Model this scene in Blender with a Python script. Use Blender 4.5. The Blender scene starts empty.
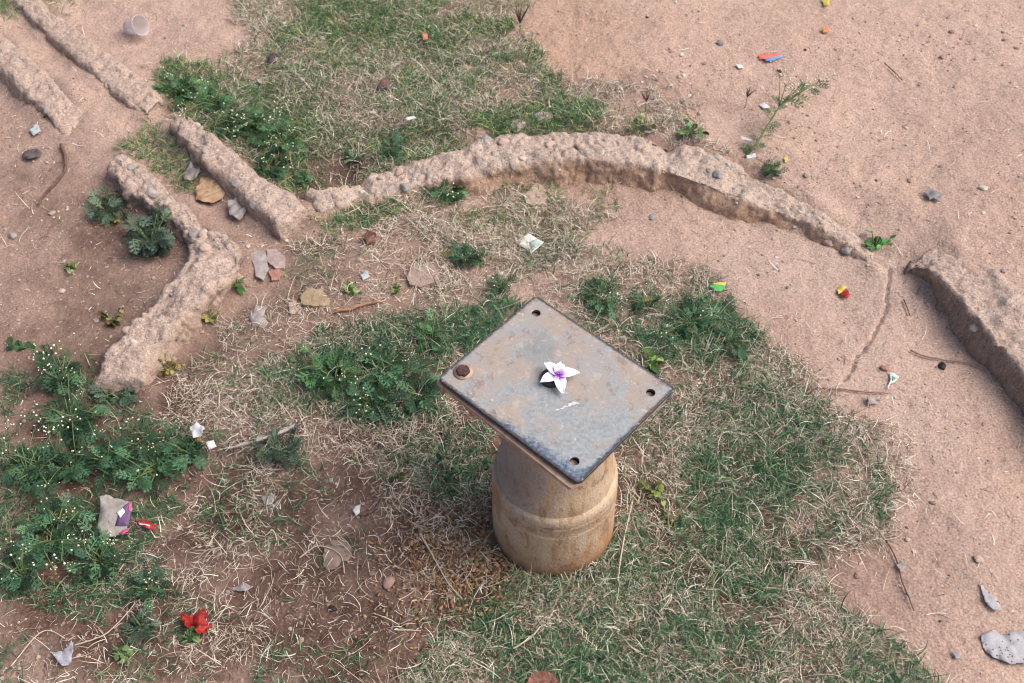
import bpy, bmesh, math, random
import numpy as np
from mathutils import Vector, Matrix

R_ = math.radians
random.seed(7)
rng = np.random.default_rng(11)
scene = bpy.context.scene
COL = scene.collection

# ------------------------------------------------------------------ camera model
FPX, PITCH, CAMH, CX, CY = 1100.0, R_(51.0), 1.6, 512.0, 341.5
FW = np.array([0, math.cos(PITCH), -math.sin(PITCH)])
UP = np.array([0, math.sin(PITCH), math.cos(PITCH)])


def to_px(x, y, z):
    dz = z - CAMH
    d = y * FW[1] + dz * FW[2]
    u = y * UP[1] + dz * UP[2]
    return CX + FPX * x / d, CY - FPX * u / d


def at_z(px, py, z):
    """Point of the place at height z seen in that direction."""
    vx, vu = (px - CX) / FPX, -(py - CY) / FPX
    ry, rz = vu * UP[1] + FW[1], vu * UP[2] + FW[2]
    t = (CAMH - z) / -rz
    return vx * t, ry * t


# ------------------------------------------------------------------ numpy noise
def _hash(ix, iy, iz, seed):
    h = (ix.astype(np.int64) * 374761393 + iy.astype(np.int64) * 668265263
         + iz.astype(np.int64) * 1274126177 + seed * 974634777) & 0xFFFFFFFF
    h = ((h ^ (h >> 13)) * 1274126177) & 0xFFFFFFFF
    h = ((h ^ (h >> 16)) * 2246822519) & 0xFFFFFFFF
    return ((h ^ (h >> 15)) & 0xFFFFFF) / float(0xFFFFFF)


def vnoise(x, y, z=None, seed=0):
    x = np.asarray(x, float); y = np.asarray(y, float)
    z = np.zeros_like(x) if z is None else np.asarray(z, float)
    ix, iy, iz = np.floor(x), np.floor(y), np.floor(z)
    fx, fy, fz = x - ix, y - iy, z - iz
    s = lambda t: t * t * t * (t * (t * 6 - 15) + 10)
    fx, fy, fz = s(fx), s(fy), s(fz)
    out = 0
    for dx in (0, 1):
        for dy in (0, 1):
            for dz in (0, 1):
                w = (fx if dx else 1 - fx) * (fy if dy else 1 - fy) * (fz if dz else 1 - fz)
                out = out + w * _hash(ix + dx, iy + dy, iz + dz, seed)
    return out * 2 - 1


def fbm(x, y, z=None, seed=0, octaves=3, gain=0.5):
    v, a = 0, 1.0
    for o in range(octaves):
        k = 2.03 ** o
        v = v + a * vnoise(np.asarray(x) * k, np.asarray(y) * k, None if z is None else np.asarray(z) * k, seed + o)
        a *= gain
    return v


def worley(x, y, z, seed=0):
    """distance to nearest feature point, and a random id of it"""
    ix, iy, iz = np.floor(x), np.floor(y), np.floor(z)
    best = np.full(x.shape, 9.0); bid = np.zeros(x.shape); sec = np.full(x.shape, 9.0)
    for dx in (-1, 0, 1):
        for dy in (-1, 0, 1):
            for dz in (-1, 0, 1):
                cx, cy, cz = ix + dx, iy + dy, iz + dz
                px = cx + _hash(cx, cy, cz, seed); py = cy + _hash(cx, cy, cz, seed + 1); pz = cz + _hash(cx, cy, cz, seed + 2)
                d = (px - x) ** 2 + (py - y) ** 2 + (pz - z) ** 2
                m = d < best
                sec = np.where(m, best, np.minimum(sec, d))
                best = np.where(m, d, best); bid = np.where(m, _hash(cx, cy, cz, seed + 3), bid)
    return np.sqrt(best), bid, np.sqrt(sec)


def sstep(a, b, x):
    t = np.clip((np.asarray(x, float) - a) / (b - a), 0, 1)
    return t * t * (3 - 2 * t)


def pip(px, py, poly):
    px = np.asarray(px, float); py = np.asarray(py, float)
    inside = np.zeros(px.shape, bool)
    n = len(poly)
    for i in range(n):
        x1, y1 = poly[i]; x2, y2 = poly[(i + 1) % n]
        c = ((y1 > py) != (y2 > py)) & (px < (x2 - x1) * (py - y1) / ((y2 - y1) or 1e-9) + x1)
        inside ^= c
    return inside


# ------------------------------------------------------------------ ground height
RC, RR = (0.06, 0.87), 0.89            # the ring of kerbs


def seg_dist(x, y, pts):
    best = np.full(np.shape(x), 9.0)
    for (x1, y1), (x2, y2) in zip(pts[:-1], pts[1:]):
        dx, dy = x2 - x1, y2 - y1
        t = np.clip(((x - x1) * dx + (y - y1) * dy) / (dx * dx + dy * dy), 0, 1)
        best = np.minimum(best, np.hypot(x - x1 - t * dx, y - y1 - t * dy))
    return best


CRACK = [at_z(*p, 0) for p in ((889, 272), (886, 290), (888, 306), (878, 326), (872, 340), (862, 352), (854, 366), (845, 378))]
CRACK2 = [at_z(*p, 0) for p in ((760, 212), (790, 232), (830, 245), (865, 258), (889, 274))]
PIT = at_z(330, 178, 0)
PIT2 = at_z(425, 150, 0)


KERBS = [
('concrete_kerb', 'straight dusty kerb strip at the far left, nearest the plastic cup',
     [((8, -4), (34, -14), 0.0320), ((28, 16), (50, 6), 0.0336), ((62, 47), (83, 31), 0.0360), ((95, 76), (116, 56), 0.0368), ((122, 99), (143, 79), 0.0368), ((147, 114), (166, 99), 0.0336)],
     'dust', .02, .018, .34, 3, 3),
('concrete_kerb', 'dusty kerb strip at the left edge with a broken step at its near end',
     [((-60, 12), (-44, -2), 0.0360), ((-30, 42), (-8, 22), 0.0360), ((-6, 62), (16, 44), 0.0384), ((19, 87), (42, 67), 0.0384), ((42, 110), (70, 94), 0.0368), ((57, 130), (90, 114), 0.0224), ((68, 146), (104, 130), 0.0144)],
     'dust', .02, .018, .38, 5, 4),
('concrete_kerb', 'long straight kerb running beside the brown dry leaf up to the ring',
     [((166, 121), (177, 112), 0.0360), ((185, 141), (206, 127), 0.0440), ((214, 168), (237, 153), 0.0440), ((242, 193), (264, 174), 0.0440), ((266, 217), (294, 193), 0.0440), ((282, 232), (309, 210), 0.0360)],
     'pale', .016, .017, .7, 7, 16),
('concrete_kerb', 'bent L shaped kerb curling around the grey green weed at left',
     [((103, 164), (124, 152), 0.0360), ((118, 182), (150, 170), 0.0440), ((143, 201), (178, 196), 0.0440), ((174, 221), (206, 221), 0.0400), ((190, 238), (238, 242), 0.0400), ((187, 251), (246, 266), 0.0400),
      ((170, 281), (222, 285), 0.0400), ((141, 310), (196, 309), 0.0400), ((118, 337), (173, 331), 0.0440), ((99, 358), (156, 353), 0.0440), ((89, 382), (139, 384), 0.0400)],
     'pale', .016, .017, .95, 9, 26),
('ring_wall', 'curved crumbling wall arcing round the far side of the post',
     [((318, 222), (300, 192), 0.0252), ((350, 204), (338, 183), 0.0286), ((395, 192), (383, 167), 0.0302), ((440, 182), (428, 157), 0.0336), ((468, 177), (455, 148), 0.0370), ((495, 171), (480, 139), 0.0420),
      ((540, 164), (520, 134), 0.0462), ((580, 159), (572, 130), 0.0504), ((643, 166), (640, 133), 0.0504), ((702, 184), (702, 147), 0.0487), ((740, 199), (746, 168), 0.0437),
      ((757, 206), (764, 180), 0.0336), ((803, 221), (808, 202), 0.0269), ((845, 244), (854, 232), 0.0202), ((874, 264), (884, 250), 0.0101)],
     'ring', .034, .012, .68, 12, 95),
('concrete_kerb', 'wide flush kerb with a dark rough inner face at right edge',
     [((901, 257), (928, 241), 0.0441), ((926, 268), (958, 250), 0.0486), ((945, 281), (986, 263), 0.0608), ((974, 316), (1022, 290), 0.0608), ((1004, 350), (1056, 322), 0.0608), ((1032, 384), (1088, 356), 0.0608), ((1075, 440), (1138, 410), 0.0608), ((1105, 500), (1170, 472), 0.0608)],
     'right', .006, .010, .6, 15, 6)]
KEDGE = []
for kb in KERBS:
    for side in (0, 1):
        if not (kb[3] == 'right'):
            KEDGE.append([at_z(*st[side], st[2] * .4) for st in kb[2]])


def macro(x, y):
    x = np.asarray(x, float); y = np.asarray(y, float)
    dx, dy = x - RC[0], y - RC[1]
    r = np.hypot(dx, dy); th = np.degrees(np.arctan2(dy, dx))
    A = np.interp(th, [-180, -120, -60, -10, 30, 39, 48, 56, 64, 77, 98, 118, 180], [0, 0, .05, .058, .058, .052, .026, .024, .036, .038, .024, 0, 0])
    h = A * sstep(RR + 0.02, RR + np.interp(th, [35, 42, 60], [.10, .20, .14]), r)
    h = h + 0.011 * fbm(x * 3.1, y * 3.1, seed=3, octaves=2) * sstep(0.12, 0.3, r)
    h = h - 0.05 * np.exp(-((x - PIT[0]) ** 2 / 0.012 + (y - PIT[1]) ** 2 / 0.004))
    h = h - 0.03 * np.exp(-((x - PIT2[0]) ** 2 / 0.003 + (y - PIT2[1]) ** 2 / 0.0015))
    # soil swept up round the two far left kerbs
    (ax_, ay_), (bx_, by_) = at_z(0, 58, .04), at_z(72, 148, .02)
    ux, uy = bx_ - ax_, by_ - ay_; ll = math.hypot(ux, uy); ux /= ll; uy /= ll
    t = ((x - ax_) * ux + (y - ay_) * uy) / ll; sd = -(x - ax_) * uy + (y - ay_) * ux
    h = h + .012 * sstep(.0, .06, sd) * (1 - sstep(.62, 1.05, t)) * (1 - sstep(.30, .6, sd)) * sstep(-3, -1.5, t)
    # soil banked up against the kerbs
    near = (x > -1.6) & (x < 1.7) & (y > .3) & (y < 2.7)
    if np.any(near):
        xs, ys = np.atleast_1d(x)[np.atleast_1d(near)], np.atleast_1d(y)[np.atleast_1d(near)]
        dm = np.full(xs.shape, 9.0)
        for e in KEDGE: dm = np.minimum(dm, seg_dist(xs, ys, e))
        add = np.zeros(np.shape(np.atleast_1d(x))); add[np.atleast_1d(near)] = .016 * np.exp(-(dm / .03) ** 2) * (.55 + .6 * vnoise(xs * 11, ys * 11, seed=8))
        h = h + (add if np.ndim(x) else add[0])
    return h


def height(x, y):
    x = np.asarray(x, float); y = np.asarray(y, float)
    h = macro(x, y)
    h = h + 0.0032 * fbm(x * 14, y * 14, seed=21, octaves=2) + 0.0013 * fbm(x * 55, y * 55, seed=31, octaves=2)
    clods = vnoise(x * 95, y * 95, seed=41)
    h = h + 0.0022 * np.clip(clods - 0.35, 0, 1) * (0.4 + 0.6 * (vnoise(x * 5, y * 5, seed=44) > 0))
    cxj, cyj = .004 * vnoise(x * 45, y * 45, seed=51) + .003 * vnoise(x * 130, y * 130, seed=53), .006 * vnoise(x * 45, y * 45, seed=54)
    d = seg_dist(x + cxj, y + cyj, CRACK)
    h = h - 0.009 * (1 - sstep(0.0004, 0.0040, d))
    d = seg_dist(x, y, CRACK2) + 0.004 * vnoise(x * 40, y * 40, seed=52)
    h = h - 0.004 * (1 - sstep(0.002, 0.012, d))
    return h


def gpt(px, py, lift=0.0):
    z = 0.0
    for _ in range(7):
        x, y = at_z(px, py, z + lift)
        z = float(hgrid(x, y))
    return Vector((x, y, z))


# ------------------------------------------------------------------ materials
class NT:
    def __init__(s, name):
        s.m = bpy.data.materials.new(name); s.m.use_nodes = True
        s.t = s.m.node_tree; s.b = s.t.nodes['Principled BSDF']
        s.out = s.t.nodes['Material Output']
        s.co = None

    def n(s, kind, **kw):
        nd = s.t.nodes.new(kind)
        for k, v in kw.items():
            if k.startswith('i_'):
                nd.inputs[k[2:].replace('_', ' ')].default_value = v
            else:
                setattr(nd, k, v)
        return nd

    def l(s, a, b):
        s.t.links.new(a, b)

    def coord(s):
        if not s.co:
            s.co = s.n('ShaderNodeTexCoord').outputs['Object']
        return s.co

    def noise(s, scale, detail=4, rough=.55, vec=None):
        nd = s.n('ShaderNodeTexNoise'); nd.inputs['Scale'].default_value = scale
        nd.inputs['Detail'].default_value = detail; nd.inputs['Roughness'].default_value = rough
        s.l(vec or s.coord(), nd.inputs['Vector']); return nd.outputs['Fac']

    def voro(s, scale, out='Distance', vec=None, feature='F1'):
        nd = s.n('ShaderNodeTexVoronoi'); nd.feature = feature; nd.inputs['Scale'].default_value = scale
        s.l(vec or s.coord(), nd.inputs['Vector']); return nd.outputs[out]

    def ramp(s, fac, a, b, c0=0.0, c1=1.0):
        nd = s.n('ShaderNodeMapRange'); nd.interpolation_type = 'SMOOTHSTEP'
        nd.inputs['From Min'].default_value = a; nd.inputs['From Max'].default_value = b
        nd.inputs['To Min'].default_value = c0; nd.inputs['To Max'].default_value = c1
        s.l(fac, nd.inputs['Value']); return nd.outputs['Result']

    def mix(s, fac, a, b, mode='MIX'):
        nd = s.n('ShaderNodeMix'); nd.data_type = 'RGBA'; nd.blend_type = mode; nd.clamp_factor = True
        for sock, v in (('Factor', fac), ('A', a), ('B', b)):
            i = [q for q in nd.inputs if q.name == sock and (q.type == 'RGBA' or (sock == 'Factor' and q.type == 'VALUE'))][0]
            if hasattr(v, 'is_output'):
                s.l(v, i)
            elif isinstance(v, (int, float)):
                i.default_value = v
            else:
                i.default_value = (*v, 1)
        return [o for o in nd.outputs if o.type == 'RGBA'][0]

    def math(s, op, a, b=None):
        nd = s.n('ShaderNodeMath'); nd.operation = op
        for i, v in enumerate((a, b)):
            if v is None: continue
            if hasattr(v, 'is_output'): s.l(v, nd.inputs[i])
            else: nd.inputs[i].default_value = v
        return nd.outputs[0]

    def attr(s, name, out='Color'):
        return s.n('ShaderNodeAttribute', attribute_name=name).outputs[out]

    def sep(s, col):
        nd = s.n('ShaderNodeSeparateColor'); s.l(col, nd.inputs[0]); return nd.outputs

    def bump(s, h, dist, strength=1.0, prev=None):
        nd = s.n('ShaderNodeBump'); nd.inputs['Distance'].default_value = dist
        nd.inputs['Strength'].default_value = strength
        s.l(h, nd.inputs['Height'])
        if prev: s.l(prev, nd.inputs['Normal'])
        return nd.outputs['Normal']

    def done(s, col, rough=.9, normal=None, spec=.3):
        if hasattr(col, 'is_output'): s.l(col, s.b.inputs['Base Color'])
        else: s.b.inputs['Base Color'].default_value = (*col, 1)
        if hasattr(rough, 'is_output'): s.l(rough, s.b.inputs['Roughness'])
        else: s.b.inputs['Roughness'].default_value = rough
        s.b.inputs['Specular IOR Level'].default_value = spec
        if normal: s.l(normal, s.b.inputs['Normal'])
        return s.m


def m_ground():
    t = NT('earth')
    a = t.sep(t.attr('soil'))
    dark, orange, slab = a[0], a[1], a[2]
    n1, n2, n3, n4 = t.noise(2.2, 4), t.noise(9, 5, .6), t.noise(48, 5, .65), t.noise(260, 3, .7)
    c = t.mix(t.ramp(n1, .35, .65), (.410, .258, .192), (.470, .314, .240))
    mp = t.n('ShaderNodeMapping'); mp.inputs['Rotation'].default_value = (0, 0, .7); mp.inputs['Scale'].default_value = (1.2, 7, 1); t.l(t.coord(), mp.inputs['Vector'])
    sw = t.noise(3.2, 5, .6, mp.outputs[0])
    c = t.mix(t.ramp(sw, .48, .66, 0, .5), c, (.315, .200, .155))
    c = t.mix(t.ramp(t.noise(1.1, 3), .45, .62, 0, .4), c, (.44, .312, .256))
    c = t.mix(t.ramp(n2, .42, .70, 0, .6), c, (.30, .198, .155))
    c = t.mix(t.ramp(n3, .5, .75, 0, .55), c, (.45, .34, .288))
    c = t.mix(t.ramp(orange, 0, 1), c, t.mix(t.ramp(n3, .3, .7), (.40, .215, .12), (.47, .28, .18)))
    c = t.mix(t.ramp(slab, 0, 1, 0, .75), c, t.mix(t.ramp(n2, .35, .65), (.40, .298, .245), (.46, .362, .305)))
    # grains: coarse dark and pale specks
    sp = t.voro(150, 'Color'); sd = t.voro(150)
    sr = t.sep(sp)
    msk = t.math('MULTIPLY', t.ramp(sr[0], .80, .84), t.ramp(sd, .28, .40, 1, 0))
    c = t.mix(t.math('MULTIPLY', msk, .8), c, t.mix(t.ramp(sr[1], .3, .7), (.12, .08, .065), (.60, .52, .45)))
    sp2 = t.voro(420, 'Color'); sr2 = t.sep(sp2)
    c = t.mix(t.ramp(sr2[0], .55, .95, 0, .5), c, (.52, .40, .32))
    c = t.mix(t.ramp(sr2[1], .75, .95, 0, .55), c, (.14, .085, .065))
    c = t.mix(t.ramp(sr2[2], .60, .9, 0, .35), c, (.47, .30, .24))
    c = t.mix(t.ramp(sr2[2], .15, .4, .35, 0), c, (.31, .275, .23))
    c = t.mix(.40, c, t.mix(t.ramp(n4, .32, .68), (.175, .112, .088), (.61, .465, .385)))
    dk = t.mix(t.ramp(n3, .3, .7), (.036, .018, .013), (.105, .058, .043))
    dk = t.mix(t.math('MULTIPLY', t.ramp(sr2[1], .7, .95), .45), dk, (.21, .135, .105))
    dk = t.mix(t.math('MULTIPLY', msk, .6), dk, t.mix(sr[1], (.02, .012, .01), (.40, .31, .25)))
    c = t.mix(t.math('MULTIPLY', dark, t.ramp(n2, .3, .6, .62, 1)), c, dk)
    h = t.math('ADD', t.math('MULTIPLY', n3, .8), t.math('ADD', t.math('MULTIPLY', n4, .35), t.math('MULTIPLY', t.voro(170), -.3)))
    nm = t.bump(h, .004, .8)
    return t.done(c, .95, nm, .15)


def m_kerb(name, base, side, stone_amt=.86, streak=False):
    t = NT(name)
    n1, n2, n3 = t.noise(11, 5, .6), t.noise(60, 5, .65), t.noise(280, 3, .7)
    v = t.sep(t.voro(62, 'Color')); vd = t.voro(62)
    v2 = t.sep(t.voro(150, 'Color')); vd2 = t.voro(150)
    c = t.mix(t.ramp(n1, .3, .7), [x * .82 for x in base], [min(1, x * 1.12) for x in base])
    c = t.mix(t.ramp(n2, .45, .75, 0, .6), c, [x * 1.35 for x in base])
    c = t.mix(t.ramp(n2, .25, .45, .6, 0), c, [x * .52 for x in base])
    g = t.mix(v[2], (.24, .215, .205), (.54, .48, .43))
    k = t.math('MULTIPLY', t.ramp(v[0], stone_amt - .12, stone_amt - .1), t.ramp(vd, .30, .42, 1, 0))
    k2 = t.math('MULTIPLY', t.ramp(v2[0], .62, .64), t.ramp(vd2, .30, .42, 1, 0))
    v3 = t.sep(t.voro(330, 'Color'))
    c = t.mix(t.math('MULTIPLY', k2, .75), c, t.mix(v2[2], (.15, .115, .10), (.62, .53, .47)))
    c = t.mix(t.math('MULTIPLY', k, .7), c, g)
    c = t.mix(t.ramp(v3[0], .6, .95, 0, .6), c, (.60, .51, .44))
    c = t.mix(t.ramp(v3[1], .65, .95, 0, .6), c, (.13, .09, .075))
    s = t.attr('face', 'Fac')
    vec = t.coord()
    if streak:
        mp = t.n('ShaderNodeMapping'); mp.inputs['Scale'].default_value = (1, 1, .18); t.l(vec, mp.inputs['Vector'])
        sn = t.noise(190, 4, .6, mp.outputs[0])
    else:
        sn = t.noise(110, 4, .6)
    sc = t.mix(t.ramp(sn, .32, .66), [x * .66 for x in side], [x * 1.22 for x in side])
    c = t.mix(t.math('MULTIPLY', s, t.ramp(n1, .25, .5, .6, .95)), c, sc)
    c = t.mix(.3, c, t.mix(t.ramp(n3, .25, .75), (.12, .085, .065), (.56, .45, .37)))
    h = t.math('ADD', n2, t.math('ADD', t.math('MULTIPLY', n3, .3), t.math('ADD', t.math('MULTIPLY', k, .35), t.math('MULTIPLY', k2, .2))))
    return t.done(c, .95, t.bump(h, .005, .85), .15)


def m_tint(name, rough=.6, trans=0.0, spec=.25):
    """colour comes from the piece's own per-blade tint"""
    t = NT(name)
    c = t.attr('tint')
    t.l(c, t.b.inputs['Base Color'])
    t.done(c, rough, None, spec)
    if trans:
        tr = t.n('ShaderNodeBsdfTranslucent'); t.l(c, tr.inputs['Color'])
        mx = t.n('ShaderNodeMixShader'); mx.inputs[0].default_value = trans
        t.l(t.b.outputs[0], mx.inputs[1]); t.l(tr.outputs[0], mx.inputs[2]); t.l(mx.outputs[0], t.out.inputs['Surface'])
    return t.m


def m_mottled(name, a, b, scale=40, rough=.8, bump=.001, spots=None, spec=.3, trans=0):
    t = NT(name)
    n1, n2 = t.noise(scale, 5, .6), t.noise(scale * 6, 3, .6)
    c = t.mix(t.ramp(n1, .32, .68), a, b)
    c = t.mix(t.ramp(n2, .5, .8, 0, .35), c, [min(1, x * 1.3) for x in b])
    c = t.mix(t.ramp(n2, .2, .42, .35, 0), c, [x * .55 for x in a])
    if spots:
        sv = t.sep(t.voro(spots[1], 'Color')); sd = t.voro(spots[1])
        c = t.mix(t.math('MULTIPLY', t.ramp(sv[0], spots[2], spots[2] + .03), t.ramp(sd, .25, .45, 1, 0)), c, spots[0])
    m = t.done(c, rough, t.bump(n2, bump, .7) if bump else None, spec)
    if trans:
        t.b.inputs['Alpha'].default_value = 1
        tr = t.n('ShaderNodeBsdfTranslucent'); t.l(c, tr.inputs['Color'])
        mx = t.n('ShaderNodeMixShader'); mx.inputs[0].default_value = trans
        t.l(t.b.outputs[0], mx.inputs[1]); t.l(tr.outputs[0], mx.inputs[2]); t.l(mx.outputs[0], t.out.inputs['Surface'])
    return m


# ------------------------------------------------------------------ object helpers
def tag(o, label=None, cat=None, group=None, kind=None):
    if label: o['label'] = label
    if cat: o['category'] = cat
    if group: o['group'] = group
    if kind: o['kind'] = kind
    return o


def empty(name, loc, rz=0, label=None, cat=None, group=None):
    o = bpy.data.objects.new(name, None); COL.objects.link(o)
    o.empty_display_size = .05
    o.location = loc; o.rotation_euler = (0, 0, rz)
    return tag(o, label, cat, group)


def mesh_np(name, V, faces, mat, parent=None, smooth=True, tint=None, attrs=None):
    """V (n,3); faces: (m,4) or (m,3) array, or list"""
    me = bpy.data.meshes.new(name)
    V = np.asarray(V, float)
    if isinstance(faces, np.ndarray):
        m, k = faces.shape
        me.vertices.add(len(V)); me.vertices.foreach_set('co', V.ravel())
        me.loops.add(m * k); me.loops.foreach_set('vertex_index', faces.ravel().astype(np.int32))
        me.polygons.add(m)
        me.polygons.foreach_set('loop_start', np.arange(0, m * k, k, dtype=np.int32))
        me.polygons.foreach_set('loop_total', np.full(m, k, np.int32))
        me.update(calc_edges=True); me.validate()
    else:
        me.from_pydata([tuple(v) for v in V], [], [tuple(f) for f in faces]); me.update()
    me.polygons.foreach_set('use_smooth', np.full(len(me.polygons), smooth))
    if tint is not None:
        at = me.color_attributes.new('tint', 'FLOAT_COLOR', 'POINT')
        tint = np.asarray(tint, float)
        if tint.ndim == 1: tint = np.tile(tint, (len(V), 1))
        at.data.foreach_set('color', np.c_[tint, np.ones(len(V))].ravel())
    for k, v in (attrs or {}).items():
        if np.ndim(v) == 2:
            at = me.color_attributes.new(k, 'FLOAT_COLOR', 'POINT')
            at.data.foreach_set('color', np.c_[v, np.ones(len(V))].ravel())
        else:
            at = me.attributes.new(k, 'FLOAT', 'POINT'); at.data.foreach_set('value', np.asarray(v, float))
    if mat: me.materials.append(mat)
    o = bpy.data.objects.new(name, me); COL.objects.link(o)
    if parent: o.parent = parent
    return o


def from_bm(name, bm, mat, parent=None, smooth=True, loc=None):
    me = bpy.data.meshes.new(name); bm.normal_update(); bm.to_mesh(me); bm.free()
    for p in me.polygons: p.use_smooth = smooth
    me.materials.append(mat)
    o = bpy.data.objects.new(name, me); COL.objects.link(o)
    if parent: o.parent = parent
    if loc is not None: o.location = loc
    return o


def tube(pts, radii, seg=6):
    """tapered tube along pts -> V, F (list of quads/caps)"""
    P = [Vector(p) for p in pts]; V = []; F = []
    ref = Vector((.13, .21, 1)).normalized()
    for i, p in enumerate(P):
        d = (P[min(i + 1, len(P) - 1)] - P[max(i - 1, 0)]).normalized()
        a = d.cross(ref)
        if a.length < 1e-4: a = d.cross(Vector((1, 0, 0)))
        a.normalize(); b = d.cross(a)
        r = radii[i] if hasattr(radii, '__len__') else radii
        for k in range(seg):
            an = 2 * math.pi * k / seg
            V.append(p + (a * math.cos(an) + b * math.sin(an)) * r)
    for i in range(len(P) - 1):
        for k in range(seg):
            F.append((i * seg + k, i * seg + (k + 1) % seg, (i + 1) * seg + (k + 1) % seg, (i + 1) * seg + k))
    F.append(tuple(range(seg))[::-1]); F.append(tuple((len(P) - 1) * seg + k for k in range(seg)))
    return V, F


class Bag:
    def __init__(s): s.V = []; s.F = []; s.T = []
    def add(s, V, F, tint=None):
        o = len(s.V); s.V += [tuple(v) for v in V]; s.F += [tuple(i + o for i in f) for f in F]
        s.T += [tint or (1, 1, 1)] * len(V)
    def build(s, name, mat, parent=None, smooth=True):
        return mesh_np(name, np.array(s.V), s.F, mat, parent, smooth, np.array(s.T))


# ------------------------------------------------------------------ ground sheet
def axis(lo, hi, step, far, g=1.22):
    core = np.arange(lo, hi, step)
    def ext(start, sgn):
        out, d, p = [], step, start
        while abs(p - start) < far:
            d *= g; p += sgn * d; out.append(p)
        return out
    return np.array(ext(lo, -1)[::-1] + list(core) + ext(core[-1], 1))


gx, gy = axis(-1.42, 1.45, .0042, 120), axis(.36, 2.55, .0042, 150)
X, Y = np.meshgrid(gx, gy)
near = sstep(6, 3, np.hypot(X, Y - 1))
Z = height(X, Y) * near
nx, ny = len(gx), len(gy)
idx = np.arange(nx * ny).reshape(ny, nx)
F = np.stack([idx[:-1, :-1], idx[:-1, 1:], idx[1:, 1:], idx[1:, :-1]], -1).reshape(-1, 4)


def hgrid(x, y):
    x = np.asarray(x, float); y = np.asarray(y, float)
    i = np.clip(np.searchsorted(gx, x) - 1, 0, nx - 2); j = np.clip(np.searchsorted(gy, y) - 1, 0, ny - 2)
    fx = np.clip((x - gx[i]) / (gx[i + 1] - gx[i]), 0, 1); fy = np.clip((y - gy[j]) / (gy[j + 1] - gy[j]), 0, 1)
    return (Z[j, i] * (1 - fx) + Z[j, i + 1] * fx) * (1 - fy) + (Z[j + 1, i] * (1 - fx) + Z[j + 1, i + 1] * fx) * fy


U_, V_ = to_px(X, Y, 0 * X)
vis = (Y * FW[1] - CAMH * FW[2]) > .2
U_ = np.where(vis, U_, -9999); V_ = np.where(vis, V_, -9999)
wob = 26 * vnoise(X * 7, Y * 7, seed=61) + 14 * vnoise(X * 23, Y * 23, seed=62)
Uw, Vw = U_ + wob, V_ + 20 * vnoise(X * 7, Y * 7, seed=63) + 10 * vnoise(X * 23, Y * 23, seed=64)


def blob(cx, cy, rx, ry, p=2.0):
    return np.exp(-(np.abs((Uw - cx) / rx) ** p + np.abs((Vw - cy) / ry) ** p))


# soils that differ in kind: dark humus under the plants with some painted shade, orange laterite, swept cement floor
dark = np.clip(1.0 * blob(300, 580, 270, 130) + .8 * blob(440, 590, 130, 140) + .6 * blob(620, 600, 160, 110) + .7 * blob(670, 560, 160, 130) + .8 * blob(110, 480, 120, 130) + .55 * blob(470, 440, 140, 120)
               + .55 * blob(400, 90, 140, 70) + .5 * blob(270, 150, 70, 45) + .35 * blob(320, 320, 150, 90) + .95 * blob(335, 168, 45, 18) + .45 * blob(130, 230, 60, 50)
               + .3 * blob(30, 170, 50, 60) + .45 * blob(560, 630, 250, 90) + .55 * blob(90, 640, 170, 80) + .95 * blob(500, 565, 90, 50) + .7 * blob(440, 455, 70, 60) + .75 * blob(715, 490, 85, 100) + .8 * blob(700, 660, 130, 70)  # shade left of the post and among the grass is painted in here
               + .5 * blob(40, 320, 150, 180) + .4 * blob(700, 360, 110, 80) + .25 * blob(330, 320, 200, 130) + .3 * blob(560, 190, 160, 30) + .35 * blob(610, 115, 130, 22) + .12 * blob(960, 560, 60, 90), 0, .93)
orange = np.clip(.95 * blob(570, 60, 85, 55) + .5 * blob(640, 190, 110, 14) + .3 * blob(400, 590, 120, 60) + .35 * blob(560, 10, 60, 25) + .25 * blob(960, 250, 90, 50), 0, 1)
slab = np.clip(1.0 * blob(790, 270, 110, 60) + .8 * blob(900, 400, 60, 90) + .5 * blob(950, 560, 60, 90), 0, 1)
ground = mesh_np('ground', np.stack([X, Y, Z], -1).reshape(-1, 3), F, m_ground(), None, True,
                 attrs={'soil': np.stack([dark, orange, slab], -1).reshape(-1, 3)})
tag(ground, kind='structure')

# ------------------------------------------------------------------ kerbs
KERB_POLYS = []


def resample(P, step):
    P = np.array(P, float); d = np.r_[0, np.cumsum(np.linalg.norm(np.diff(P, axis=0), axis=1))]
    return P, d


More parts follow.
